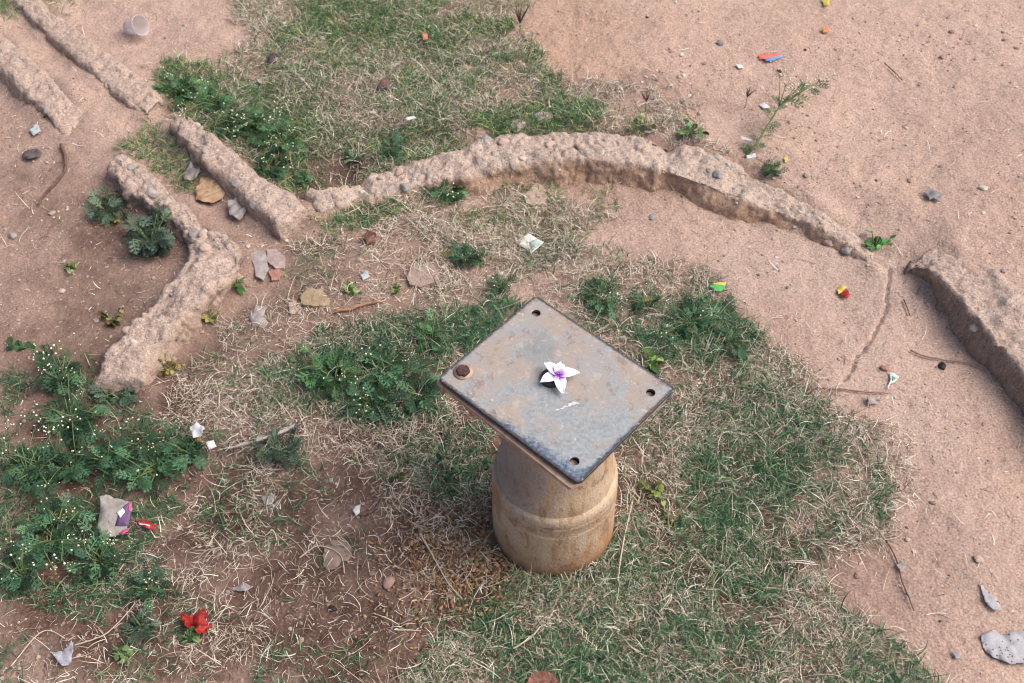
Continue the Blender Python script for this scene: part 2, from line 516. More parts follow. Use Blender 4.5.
def kerb(name, label, stations, mat, batter=.012, rnd=.014, rough=1.0, seed=1, stones=10, stone_mats=None, cat='kerb'):
    """stations: (left px, right px, top height above the datum)"""
    L, Rr, H = [], [], []
    for l, r, h in stations:
        L.append(at_z(*l, h)); Rr.append(at_z(*r, h)); H.append(h)
    L, Rr, H = np.array(L), np.array(Rr), np.array(H)
    M = (L + Rr) / 2
    s = np.r_[0, np.cumsum(np.hypot(*np.diff(M, axis=0).T))]
    n = max(12, int(s[-1] / .0036)); q = np.linspace(0, s[-1], n)
    ip = lambda A: np.stack([np.interp(q, s, A[:, k]) for k in range(A.shape[1])], -1)
    L2, R2, H2 = ip(L), ip(Rr), np.interp(q, s, H)
    # soften kinks
    def sm(a, w=9):
        k = np.ones(w) / w; p = np.pad(a, [(w // 2, w // 2)] + [(0, 0)] * (a.ndim - 1), mode='edge')
        return np.convolve(p, k, 'valid') if a.ndim == 1 else np.stack([np.convolve(p[:, i], k, 'valid') for i in range(a.shape[1])], -1)
    L2, R2, H2 = sm(L2), sm(R2), sm(H2)
    H2 = H2 + .006 * rough * fbm(q * 14, q * 0 + seed, seed=seed + 31, octaves=3)
    C = (L2 + R2) / 2; W = np.linalg.norm(R2 - L2, axis=1) / 2
    ax = (R2 - L2) / (2 * W[:, None])
    bot = -.05
    # profile across: side, rounded shoulder, top, shoulder, side
    ns, nt = 18, 30
    us = []
    for k in range(ns): us.append(('l', k / ns))
    for k in range(nt + 1): us.append(('t', k / nt))
    for k in range(ns): us.append(('r', (k + 1) / ns))
    V = []; face = []
    endf = np.minimum(q, s[-1] - q)
    er = .014
    er_ = np.clip(endf / er, 0, 1); round_ = np.sqrt(np.clip(1 - (1 - er_) ** 2, 0, 1))
    for kind, u in us:
        if kind == 't':
            w = (u * 2 - 1)
            off = w * W; edge = np.clip((np.abs(w) * W - (W - rnd)) / rnd, 0, 1)
            z = H2 - rnd * .8 * (1 - np.sqrt(np.clip(1 - edge ** 2, 0, 1)))
            fc = edge * .5
        else:
            v = 1 - u if kind == 'r' else u          # 0 bottom .. 1 top
            sg = -1 if kind == 'l' else 1
            off = sg * (W + batter * (1 - v)); top = H2 - rnd * .8
            z = bot + (top - bot) * v
            fc = np.ones(n)
        z = np.where(z > bot, bot + (z - bot) * (0.25 + .75 * round_), z)
        off = off * (.84 + .16 * round_)
        P = np.c_[C + ax * off[:, None], z]
        V.append(P); face.append(fc if np.ndim(fc) else np.full(n, fc))
    V = np.array(V); face = np.array(face)                 # (profile, n, 3)
    du = np.gradient(V, axis=0); dv = np.gradient(V, axis=1)
    N = np.cross(dv, du); N /= np.linalg.norm(N, axis=-1, keepdims=True) + 1e-9
    ctr = np.c_[C, np.full(n, .0)][None]
    flip = np.sign(np.sum(N * (V - ctr), -1, keepdims=True)); flip[flip == 0] = 1
    N *= flip
    x, y, z = V[..., 0], V[..., 1], V[..., 2]
    d = .0085 * fbm(x * 16, y * 16, z * 16, seed, 2) + .0050 * fbm(x * 48, y * 48, z * 48, seed + 5, 3) + .0022 * fbm(x * 115, y * 115, z * 115, seed + 6, 2)
    wx, wy, wz = x + .008 * vnoise(x * 60, y * 60, z * 60, seed + 70), y + .008 * vnoise(x * 60, y * 60, z * 60, seed + 71), z
    d1, i1, e1 = worley(wx * 27, wy * 27, wz * 27, seed + 9)
    d2, i2, e2 = worley(wx * 75, wy * 75, wz * 75, seed + 19)
    d = d + rough * ((i1 - .5) * .0055 * sstep(0, .2, e1 - d1) - .0018 * (1 - sstep(0, .16, e1 - d1)))
    d = d + rough * ((i2 - .45) * .0042 * sstep(0, .2, e2 - d2) - .0007 * (1 - sstep(0, .2, e2 - d2)))
    # cracks across and smoother stretches
    r4 = random.Random(seed + 77)
    for _ in range(max(1, int(s[-1] / .16))):
        q0, sl_ = r4.uniform(.03, s[-1] - .03), r4.uniform(-.5, .5)
        lat = (np.arange(len(us)) / len(us) - .5)[:, None] * .16
        qq = q[None] - q0 + lat * sl_ + .007 * vnoise(x * 50, y * 50, z * 50, seed + 81)
        d = d - r4.uniform(.003, .008) * np.exp(-(qq / .0042) ** 2)
    d = d * (.55 + .45 * sstep(-.3, .3, vnoise(q * 7, q * 0 + seed, seed=seed + 90)))[None]
    # chips and breaks
    br = np.clip(fbm(x * 9, y * 9, z * 9, seed + 17, 2) - .30, 0, 1)
    d = d - .034 * br
    V = V + N * (d * (0.45 + .55 * rough))[..., None]
    k, n_ = V.shape[:2]
    ii = np.arange(k * n_).reshape(k, n_)
    Fq = np.stack([ii[:-1, :-1], ii[:-1, 1:], ii[1:, 1:], ii[1:, :-1]], -1).reshape(-1, 4)
    Fl = [tuple(f) for f in Fq] + [tuple(ii[:, 0]), tuple(ii[::-1, -1])]
    root = empty(name, (float(C[n // 2, 0]), float(C[n // 2, 1]), 0), 0, label, cat, 'broken concrete kerbs around the post')
    Vw_ = V.reshape(-1, 3) - np.array(root.location)
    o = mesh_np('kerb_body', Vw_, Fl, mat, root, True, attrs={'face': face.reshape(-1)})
    me = o.data
    bm = bmesh.new(); bm.from_mesh(me); bmesh.ops.recalc_face_normals(bm, faces=bm.faces); bm.to_mesh(me); bm.free()
    KERB_POLYS.append([tuple(p) for p in L2[::6]] + [tuple(p) for p in R2[::-6]])
    r2 = random.Random(seed)
    for i in range(stones):
        j = r2.randrange(4, n - 4); pr = r2.choice(range(ns - 3, ns + nt + 4))
        p = V[pr, j] - np.array(root.location) - N[pr, j] * .003
        pebble('embedded_stone', Vector(p), r2.choice((.004, .005, .006, .008, .0125)) * r2.uniform(.8, 1.15), r2.choice(stone_mats), seed * 50 + i, parent=root, flat=.75)
    return root


_ico = {}
def ico(sub):
    if sub not in _ico:
        bm = bmesh.new(); bmesh.ops.create_icosphere(bm, subdivisions=sub, radius=1)
        bm.verts.ensure_lookup_table()
        _ico[sub] = (np.array([v.co[:] for v in bm.verts]), np.array([[v.index for v in f.verts] for f in bm.faces])); bm.free()
    return _ico[sub]


def pebble(name, loc, r, mat, seed, parent=None, flat=.6, sub=3, stretch=1.0, rz=None, label=None, cat=None, group=None):
    V, Fa = ico(sub)
    V = V.copy()
    d = 1 + .28 * fbm(V[:, 0] * 1.3 + seed * 3.1, V[:, 1] * 1.3, V[:, 2] * 1.3, seed, 2)
    V = V * d[:, None]
    # a few flat cleavage faces
    rr = np.random.default_rng(seed)
    for _ in range(6):
        nrm = rr.normal(size=3); nrm /= np.linalg.norm(nrm); c = .72
        q = V @ nrm; V -= np.where(q > c, q - c, 0)[:, None] * nrm * .85
    V *= np.array([r * stretch, r / stretch ** .5, r * flat])
    o = mesh_np(name, V, Fa.copy(), mat, parent, True)
    o.location = loc; o.rotation_euler = (rr.uniform(-.2, .2), rr.uniform(-.2, .2), rr.uniform(0, 6.28) if rz is None else rz)
    return tag(o, label, cat, group)


M_st = [m_mottled('grey_stone', (.28, .24, .215), (.38, .335, .305), 90, .85),
        m_mottled('blue_grey_stone', (.22, .195, .185), (.32, .29, .275), 90, .8),
        m_mottled('pale_stone', (.42, .36, .32), (.52, .46, .41), 90, .85),
        m_mottled('pink_stone', (.40, .29, .24), (.48, .36, .30), 90, .85),
        m_mottled('tan_stone', (.38, .28, .21), (.46, .35, .27), 90, .9)]
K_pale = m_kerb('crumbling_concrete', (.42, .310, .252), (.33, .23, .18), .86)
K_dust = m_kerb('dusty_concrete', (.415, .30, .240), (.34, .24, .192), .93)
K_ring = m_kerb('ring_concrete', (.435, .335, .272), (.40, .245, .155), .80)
K_right = m_kerb('weathered_shaded_kerb', (.415, .305, .248), (.24, .18, .145), .95, True)  # much darker side colour: shade of the inner face is painted in
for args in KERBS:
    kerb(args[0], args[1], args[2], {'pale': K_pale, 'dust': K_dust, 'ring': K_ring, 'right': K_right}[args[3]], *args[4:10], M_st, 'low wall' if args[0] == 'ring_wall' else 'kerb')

# ------------------------------------------------------------------ pipe post
ZP = .377
pc = np.array([at_z(*p, ZP) for p in ((535, 297), (674, 388), (577, 482), (441, 378))])
pctr = pc.mean(0)
ex = (pc[2] - pc[3]) + (pc[1] - pc[0]); lx = np.linalg.norm(ex) / 2; ang = math.atan2(ex[1], ex[0])
ey = (pc[0] - pc[3]) + (pc[1] - pc[2]); ly = np.linalg.norm(ey) / 2
bx, by = at_z(552.5, 522, 0)


def lathe(prof, seg=72, wob=0, seed=0):
    V, Fq = [], []
    for r, z in prof:
        for k in range(seg):
            a = 2 * math.pi * k / seg
            q = r + (wob * float(vnoise(math.cos(a) * 2 + seed, math.sin(a) * 2, z * 14, seed)) if wob else 0)
            V.append((q * math.cos(a), q * math.sin(a), z))
    for i in range(len(prof) - 1):
        for k in range(seg):
            Fq.append((i * seg + k, i * seg + (k + 1) % seg, (i + 1) * seg + (k + 1) % seg, (i + 1) * seg + k))
    return np.array(V), Fq


def m_pipe():
    t = NT('muddy_pipe')
    vec = t.coord()
    mp = t.n('ShaderNodeMapping'); mp.inputs['Scale'].default_value = (1, 1, .3); t.l(vec, mp.inputs['Vector'])
    n1, n2, n3 = t.noise(9, 5, .6), t.noise(42, 5, .65, mp.outputs[0]), t.noise(210, 3, .6)
    px = t.n('ShaderNodeSeparateXYZ'); t.l(vec, px.inputs[0])
    c = t.mix(t.ramp(n1, .40, .60), (.47, .345, .22), (.43, .255, .135))
    c = t.mix(t.ramp(n2, .44, .58, 0, .7), c, (.50, .40, .30))
    c = t.mix(t.ramp(n2, .36, .46, .6, 0), c, (.22, .14, .095))
    # bluish grey on the left above the collar: shade put into the colour
    side = t.ramp(t.math('ADD', t.math('MULTIPLY', px.outputs[0], -6.0), t.math('MULTIPLY', n2, 1.1)), .45, .95)
    up = t.ramp(px.outputs[2], .13, .2)
    c = t.mix(t.math('MULTIPLY', t.math('MULTIPLY', side, up), .75), c, (.20, .205, .215))
    c = t.mix(t.math('MULTIPLY', t.ramp(px.outputs[2], .0, .085, 1, 0), t.ramp(n1, .3, .6, .4, .85)), c, (.36, .17, .075))
    c = t.mix(t.ramp(n3, .52, .75, 0, .5), c, (.17, .12, .09))
    c = t.mix(t.ramp(n3, .25, .45, .35, 0), c, (.58, .46, .37))
    c = t.mix(t.ramp(t.noise(28, 5, .7), .57, .64, 0, .7), c, (.20, .13, .09))
    band = t.math('MULTIPLY', t.ramp(px.outputs[2], .118, .126), t.ramp(px.outputs[2], .142, .152, 1, 0))
    c = t.mix(t.math('MULTIPLY', band, t.ramp(n2, .35, .55, .1, .4)), c, (.28, .185, .125))
    c = t.mix(t.math('MULTIPLY', t.ramp(t.math('ADD', px.outputs[2], t.math('MULTIPLY', n2, .05)), .03, .055, 1, 0), .6), c, (.22, .12, .075))
    return t.done(c, .78, t.bump(t.math('ADD', n2, t.math('MULTIPLY', n3, .6)), .003, .8), .35)


def m_plate(hx, hy):
    t = NT('worn_painted_steel')
    vec = t.coord(); px = t.n('ShaderNodeSeparateXYZ'); t.l(vec, px.inputs[0]); x, y = px.outputs[0], px.outputs[1]
    n1, n2, n3, n4 = t.noise(16, 6, .68), t.noise(34, 6, .7), t.noise(150, 4, .65), t.noise(420, 2)
    c = t.mix(t.ramp(n1, .40, .58), (.325, .262, .215), (.285, .280, .275))
    c = t.mix(t.ramp(n2, .52, .62, 0, .8), c, (.225, .150, .112))
    c = t.mix(t.ramp(n2, .36, .46, .65, 0), c, (.42, .385, .35))
    pb = t.noise(15, 7, .74)
    # bluish paint: more towards the near corner
    near = t.math('ADD', t.math('MULTIPLY', x, .45), t.math('MULTIPLY', y, -.6))
    pf = t.ramp(t.math('ADD', t.math('ADD', pb, t.math('MULTIPLY', t.math('SUBTRACT', n3, .5), .3)), near), .45, .60, 0, .72)
    c = t.mix(pf, c, t.mix(t.ramp(n3, .35, .65), (.185, .222, .245), (.31, .338, .352)))
    g = t.mix(t.ramp(n2, .4, .6), (.13, .145, .145), (.24, .25, .245))
    gx_ = t.math('SUBTRACT', 1.0, t.math('MULTIPLY', t.math('ADD', t.math('POWER', t.math('ADD', x, .055), 2.0), t.math('POWER', t.math('SUBTRACT', y, .03), 2.0)), 700.0))
    c = t.mix(t.math('MULTIPLY', t.ramp(t.math('ADD', gx_, t.math('MULTIPLY', t.math('SUBTRACT', n2, .5), 2.5)), .2, .9), .6), c, g)
    # rim: bare dark blue undercoat where the paint is rubbed off
    ex_ = t.math('SUBTRACT', hx, t.math('ABSOLUTE', x)); ey_ = t.math('SUBTRACT', hy, t.math('ABSOLUTE', y))
    ed = t.math('MINIMUM', ex_, ey_)
    lowy = t.ramp(y, -hy + .042, -hy, 0, 1); lowx = t.ramp(x, hx - .02, hx, 0, 1)
    wear = t.math('ADD', t.math('MULTIPLY', lowy, t.ramp(x, -hx, hx * .6, .35, 1.0)), t.math('MULTIPLY', lowx, t.ramp(y, hy, -hy * .5, .25, .9)))
    wk = t.ramp(t.math('ADD', t.math('MULTIPLY', wear, .78), t.math('SUBTRACT', n2, .5)), .38, .72, 0, .92)
    c = t.mix(wk, c, t.mix(t.ramp(n3, .35, .7), (.035, .055, .10), (.15, .21, .28)))
    rim = t.ramp(t.math('ADD', ed, t.math('MULTIPLY', t.math('SUBTRACT', n3, .5), .006)), .0016, .0062, .95, 0)
    c = t.mix(rim, c, (.035, .038, .045))
    c = t.mix(t.ramp(n3, .60, .72, 0, .55), c, (.22, .14, .10))
    c = t.mix(t.ramp(n4, .56, .75, 0, .4), c, (.52, .48, .44))
    c = t.mix(t.ramp(t.noise(70, 5, .7), .60, .70, 0, .7), c, (.50, .49, .47))
    z = px.outputs[2]
    c = t.mix(t.ramp(z, -.0025, -.0012, 1, 0), c, (.045, .045, .055))
    return t.done(c, t.ramp(n2, .3, .7, .42, .68), t.bump(t.math('ADD', n2, t.math('MULTIPLY', n3, .5)), .0012, .45), .45)


def plate_bm(hx, hy, th, holes, rc=.009):
    bm = bmesh.new()
    edges = []
    def loop(pts):
        vs = [bm.verts.new((x, y, 0)) for x, y in pts]
        for i in range(len(vs)): edges.append(bm.edges.new((vs[i], vs[(i + 1) % len(vs)])))
    o = []
    for sx, sy, a0 in ((1, 1, 0), (-1, 1, 90), (-1, -1, 180), (1, -1, 270)):
        for k in range(7):
            a = R_(a0 + 15 * k); o.append((sx * (hx - rc) + rc * math.cos(a), sy * (hy - rc) + rc * math.sin(a)))
    loop(o)
    for cx, cy, r in holes:
        loop([(cx + r * math.cos(-2 * math.pi * k / 24), cy + r * math.sin(-2 * math.pi * k / 24)) for k in range(24)])
    bmesh.ops.triangle_fill(bm, edges=edges, use_beauty=True, use_dissolve=False)
    # drop triangles filling the holes
    kill = [f for f in bm.faces if any((f.calc_center_median().x - cx) ** 2 + (f.calc_center_median().y - cy) ** 2 < (r * .93) ** 2 for cx, cy, r in holes)]
    bmesh.ops.delete(bm, geom=kill, context='FACES_ONLY')
    ret = bmesh.ops.extrude_face_region(bm, geom=list(bm.faces))
    bmesh.ops.translate(bm, verts=[v for v in ret['geom'] if isinstance(v, bmesh.types.BMVert)], vec=(0, 0, -th))
    bmesh.ops.recalc_face_normals(bm, faces=bm.faces)
    be = [e for e in bm.edges if len(e.link_faces) == 2 and e.calc_face_angle() > 1.2]
    bmesh.ops.bevel(bm, geom=be, offset=.0007, segments=2, affect='EDGES', profile=.6)
    return bm


def local(px, py, z=ZP):
    x, y = at_z(px, py, z)
    dx, dy = x - pctr[0], y - pctr[1]
    return (dx * math.cos(ang) + dy * math.sin(ang), -dx * math.sin(ang) + dy * math.cos(ang))


post = empty('pipe_post', (bx, by, 0), 0, 'stout mud stained pipe post capped by a worn rectangular steel plate', 'post')
prof = [(.101, -.06), (.101, -.02), (.1005, .03), (.0995, .08), (.0990, .112), (.0993, .115), (.0995, .118), (.0984, .121), (.0982, .124),
        (.0982, .132), (.0985, .139), (.0989, .142), (.0978, .1445), (.0976, .147), (.0984, .150), (.0972, .158), (.0950, .168), (.0920, .180), (.0888, .193), (.0862, .208), (.0845, .226), (.0834, .25), (.0828, .29), (.0824, .34), (.0822, ZP - .0166)]
prof = [(r * .985, z) for r, z in prof]
fine = []
for (r0, z0), (r1, z1) in zip(prof[:-1], prof[1:]):
    k = max(1, int((z1 - z0) / .012))
    fine += [(r0 + (r1 - r0) * i / k, z0 + (z1 - z0) * i / k) for i in range(k)]
fine.append(prof[-1])
MP = m_pipe()
zs = .165
low = [p for p in fine if p[1] <= zs + .012]; upp = [p for p in fine if p[1] >= zs + .011]
upp = [(upp[0][0] - .0005, zs - .01)] + upp
Vv, Ff = lathe(upp, 96, .0011, 3)
mesh_np('pipe', Vv, Ff, MP, post)
Vv, Ff = lathe(low + [(low[-1][0] - .012, low[-1][1])], 80, .0012, 5)
mesh_np('pipe_socket', Vv, Ff, MP, post)
m = pctr - np.array([bx, by])
hx, hy = lx / 2 * 1.022, ly / 2 * 1.022
MPL = m_plate(hx, hy)
hp = [local(*p) for p in ((536, 313), (650.5, 392.5), (574.5, 461))]
boltp = local(463, 369.5, ZP + .006)
tp = from_bm('top_plate', plate_bm(hx, hy, .006, [(*h, .0066) for h in hp]), MPL, post, False, (m[0], m[1], ZP)); tp.rotation_euler = (0, 0, ang)
M_edge = m_mottled('rusty_steel', (.30, .20, .14), (.44, .32, .24), 60, .75, .001)
lp = from_bm('lower_plate', plate_bm(hx * .985, hy * .97, .007, [(h[0] * .985 + .004, h[1] * .97 - .003, .0058) for h in hp], .004), M_edge, post, False,
             (m[0] - .0065, m[1] - .004, ZP - .0092)); lp.rotation_euler = (0, 0, ang - R_(1.6))
ga = from_bm('gasket', plate_bm(hx * .955, hy * .95, .0026, [(h[0], h[1], .0075) for h in hp], .004), m_mottled('black_gasket', (.015, .014, .014), (.03, .028, .026), 60, .9), post, False,
             (m[0] - .002, m[1], ZP - .0063)); ga.rotation_euler = (0, 0, ang)
# the dark well seen through the bolt holes is the pipe's own inside


def hexbolt(r, h):
    bm = bmesh.new()
    bmesh.ops.create_cone(bm, cap_ends=True, segments=6, radius1=r, radius2=r, depth=h)
    bmesh.ops.translate(bm, verts=bm.verts, vec=(0, 0, h / 2))
    bmesh.ops.bevel(bm, geom=list(bm.edges), offset=.0009, segments=2, affect='EDGES')
    return bm


M_rust = m_mottled('dark_rust', (.045, .022, .020), (.105, .055, .045), 120, .7, .001)
M_dark = m_mottled('black_iron', (.022, .020, .024), (.055, .05, .055), 120, .55, .001)
cr, sr = math.cos(ang), math.sin(ang)
w2 = lambda p, z: (m[0] + p[0] * cr - p[1] * sr, m[1] + p[0] * sr + p[1] * cr, z)
bo = from_bm('bolt', hexbolt(.0102, .0058), M_rust, post, False, w2(boltp, ZP)); bo.rotation_euler = (0, 0, .35)
Vv, Ff = lathe([(.0135, 0), (.0138, .0012), (.0, .0014)], 28); wz = mesh_np('washer', Vv, Ff, M_edge, bo); wz.location = (0, 0, .0002)
nutp = local(551, 377, ZP + .006)
Vv, Ff = lathe([(.0148, 0), (.0149, .0055), (.0138, .0078), (.0115, .0084), (.0, .0086)], 40, .0004, 4)
nu = mesh_np('centre_knob', Vv, Ff, M_dark, post); nu.location = w2(nutp, ZP)
# chalky white scrape on the plate
bm = bmesh.new()
A, B = Vector(local(557, 410)), Vector(local(577, 402.5))
r3 = random.Random(3)
dirv = (B - A); perp = Vector((-dirv.y, dirv.x)).normalized()
for k in range(34):
    tt = r3.random(); c = A + dirv * tt + perp * r3.gauss(0, .0011)
    L = r3.uniform(.0015, .005); wdt = r3.uniform(.0006, .0014)
    d1 = (dirv.normalized() + perp * r3.uniform(-.3, .5)).normalized(); d2 = Vector((-d1.y, d1.x))
    vs = [bm.verts.new((*(c + d1 * a * L + d2 * b * wdt), 0)) for a, b in ((-1, 0), (0, -1), (1, 0), (0, 1))]
    for v_ in vs: v_.co.z = k * .00002
    bm.faces.new(vs)
sc = from_bm('chalk_scrape', bm, m_mottled('chalk', (.48, .48, .48), (.64, .64, .64), 300, .9, 0), tp, False); sc.location = (0, 0, .0004)

# ------------------------------------------------------------------ flower on the plate
ft = NT('petal')
ft.done(ft.mix(ft.attr('purple', 'Fac'), (.86, .83, .90), (.33, .05, .56)), .55, None, .3)
ZF = ZP + .0115
fc = Vector((*at_z(558.6, 375, ZF), ZF))
flower = empty('fallen_flower', fc, 0, 'white five petalled blossom with purple throat lying on steel plate', 'flower')
for tx, ty, wd, lift in ((544.6, 363.0, .0062, .002), (541.0, 382.0, .0072, -.0035), (561.5, 362.5, .0066, .005), (578.5, 372.8, .0068, -.001), (562.3, 393.5, .0068, -.005)):
    tip = Vector((*at_z(tx, ty, ZF + lift), ZF + lift)) - fc
    tip *= 1.08; wd *= 1.2; L = tip.length; d = tip.normalized(); sd = d.cross(Vector((0, 0, 1))).normalized(); n_ = sd.cross(d)
    V, pu, Fq = [], [], []
    nu_, nv = 14, 9
    for i in range(nu_):
        u = i / (nu_ - 1)
        w = wd * (math.sin(math.pi * min(1, .10 + .9 * u) ** .82) ** .75 * .98 + .03) if u < 1 else wd * .06
        for j in range(nv):
            v = j / (nv - 1) * 2 - 1
            p = d * (L * u * (1.0 - .06 * v * v)) + sd * (w * v) + n_ * (.0035 * math.sin(u * math.pi) + .0022 * v * v * (1 - u * .5) - .0012 * (1 - abs(v)) ** 4 + .0007 * math.sin(v * 7 + u * 9) * u)
            V.append(p); pu.append(min(1, max(0, 1.12 - u * 2.5 - abs(v) * .2 + .28 * (abs(v) < .2) * (u < .6))))
    for i in range(nu_ - 1):
        for j in range(nv - 1): Fq.append((i * nv + j, i * nv + j + 1, (i + 1) * nv + j + 1, (i + 1) * nv + j))
    pe = mesh_np('petal', V, Fq, ft.m, flower, True, attrs={'purple': pu})
    so = pe.modifiers.new('thick', 'SOLIDIFY'); so.thickness = .0005
b = Bag()
for k in range(6):
    a = k * 1.05 + .3
    V, Fq = tube([(0, 0, .001), (.0016 * math.cos(a), .0016 * math.sin(a), .004), (.0026 * math.cos(a), .0026 * math.sin(a), .0065)], [.0006, .0005, .0009], 6); b.add(V, Fq)
b.build('stamen', m_mottled('stamen', (.30, .08, .40), (.42, .25, .35), 500, .6, 0), flower)

# ------------------------------------------------------------------ grass (uncountable)
def blades(P, length, width, az, e0, e1, curl, tint, K=5, twist=None):
    n = len(P); K1 = K + 1
    s = np.linspace(0, 1, K1)
    el = e0[:, None] + (e1 - e0)[:, None] * s[None]
    a = az[:, None] + curl[:, None] * (s[None] ** 1.2)
    st = (length / K)[:, None]
    dx, dy, dz = np.cos(el) * np.cos(a) * st, np.cos(el) * np.sin(a) * st, np.sin(el) * st
    def acc(d): return np.concatenate([np.zeros((n, 1)), np.cumsum(d[:, :-1], 1)], 1)
    x, y, z = P[:, :1] + acc(dx), P[:, 1:2] + acc(dy), P[:, 2:] + acc(dz)
    g = hgrid(x, y)
    z = np.maximum(z, g + .0012 + .0035 * rng.random((n, 1)))
    w = width[:, None] * (np.clip(1.15 - s ** 1.8, .08, 1))[None] / 2
    tw = rng.uniform(-.9, .9, (n, 1)) + (rng.uniform(-1, 1, (n, 1)) * s[None])
    wx, wy, wz = -np.sin(a) * np.cos(tw), np.cos(a) * np.cos(tw), np.sin(tw) * .8
    A = np.stack([x + wx * w, y + wy * w, z + wz * w], -1); B = np.stack([x - wx * w, y - wy * w, z - wz * w], -1)
    V = np.stack([A, B], 2).reshape(-1, 3)
    base = (np.arange(n) * K1 * 2)[:, None, None]
    k = np.arange(K)[None, :, None] * 2
    Fq = (base + k + np.array([0, 1, 3, 2])[None, None]).reshape(-1, 4)
    T = np.repeat(tint, K1 * 2, axis=0)
    return V, Fq, T


GX0, GX1, GY0, GY1 = -1.55, 1.6, .34, 2.75


def scatter(density_fn, n, clump=None):
    """ground points kept with probability density_fn(u, v)"""
    x = rng.uniform(GX0, GX1, n); y = rng.uniform(GY0, GY1, n)
    if clump:
        k = n // clump
        cx = rng.uniform(GX0, GX1, k); cy = rng.uniform(GY0, GY1, k); i = rng.integers(0, k, n)
        x = cx[i] + rng.normal(0, .018, n); y = cy[i] + rng.normal(0, .018, n)
    u, v = to_px(x, y, 0 * x)
    p = density_fn(u, v, x, y)
    keep = rng.random(n) < p
    keep &= np.hypot(x - bx, y - by) > .104
    for poly in KERB_POLYS:
        keep &= ~pip(x, y, poly)
    x, y = x[keep], y[keep]
    return np.c_[x, y, hgrid(x, y)]


def poly_soft(u, v, x, y, poly, amp=16, seed=1):
    uu = u + amp * vnoise(x * 9, y * 9, seed=seed) + amp * .6 * vnoise(x * 28, y * 28, seed=seed + 1)
    vv = v + amp * .8 * vnoise(x * 9, y * 9, seed=seed + 2) + amp * .5 * vnoise(x * 28, y * 28, seed=seed + 3)
    return pip(uu, vv, poly).astype(float)


LAWN = [(545, 300), (600, 270), (660, 262), (715, 285), (760, 335), (815, 385), (862, 425), (884, 480), (880, 535), (832, 552), (828, 585), (868, 622), (915, 665), (960, 700), (1010, 800), (380, 800), (392, 700), (440, 640), (520, 590), (590, 565), (612, 540), (622, 480), (600, 420), (600, 340)]
LAWNC = [(640, 300), (720, 320), (800, 400), (850, 470), (850, 530), (790, 560), (820, 620), (900, 690), (950, 790), (480, 790), (540, 640), (640, 580), (700, 480), (690, 400)]
FAR = [(215, -60), (515, -60), (520, 20), (545, 70), (575, 105), (640, 120), (700, 132), (700, 150), (560, 142), (470, 154), (420, 168), (340, 190), (300, 188), (230, 140), (165, 100), (150, 75), (215, 70), (245, 30)]
FARC = [(265, 10), (480, 5), (500, 60), (530, 110), (450, 135), (330, 150), (240, 110)]
MID = [(300, 360), (340, 330), (400, 320), (440, 300), (500, 290), (540, 320), (540, 400), (490, 440), (490, 500), (430, 500), (390, 470), (300, 470), (230, 440), (250, 390)]
DRYMID = [(330, 195), (440, 180), (560, 180), (610, 205), (590, 250), (640, 265), (560, 300), (500, 300), (420, 350), (300, 370), (260, 420), (170, 380), (250, 300), (330, 240)]
DRYLOW = [(170, 380), (300, 350), (450, 400), (490, 480), (500, 580), (440, 700), (380, 800), (-40, 800), (20, 620), (100, 560), (180, 480)]
TUFT = [(315, 225), (350, 212), (395, 200), (410, 212), (370, 232), (330, 240)]
CHAN = [(120, 150), (160, 120), (200, 165), (210, 195), (170, 185)]


FOOT = [(390, 205), (420, 190), (480, 178), (560, 176), (605, 196), (600, 240), (540, 275), (470, 265), (430, 235)]
WEEDY = [[(20, 370), (80, 350), (120, 400), (215, 430), (225, 490), (160, 520), (130, 610), (160, 640), (60, 620), (-10, 590), (-10, 470)],
         [(150, 80), (215, 80), (320, 140), (320, 185), (270, 190), (180, 110)],
         [(330, 145), (440, 132), (560, 112), (610, 125), (560, 145), (440, 165), (340, 188)],
         [(290, 370), (350, 330), (450, 320), (500, 290), (530, 310), (440, 380), (450, 420), (400, 440), (310, 420)],
         [(560, 300), (620, 275), (700, 280), (770, 350), (740, 380), (680, 370), (600, 320)]]
BASE = [(515, 560), (540, 574), (585, 570), (612, 545), (625, 505), (645, 520), (632, 580), (560, 604), (500, 590)]


def patch(x, y, sc, seed, lo=-.25, hi=.35):
    return sstep(lo, hi, vnoise(x * sc, y * sc, seed=seed) + .6 * vnoise(x * sc * 2.7, y * sc * 2.7, seed=seed + 1))


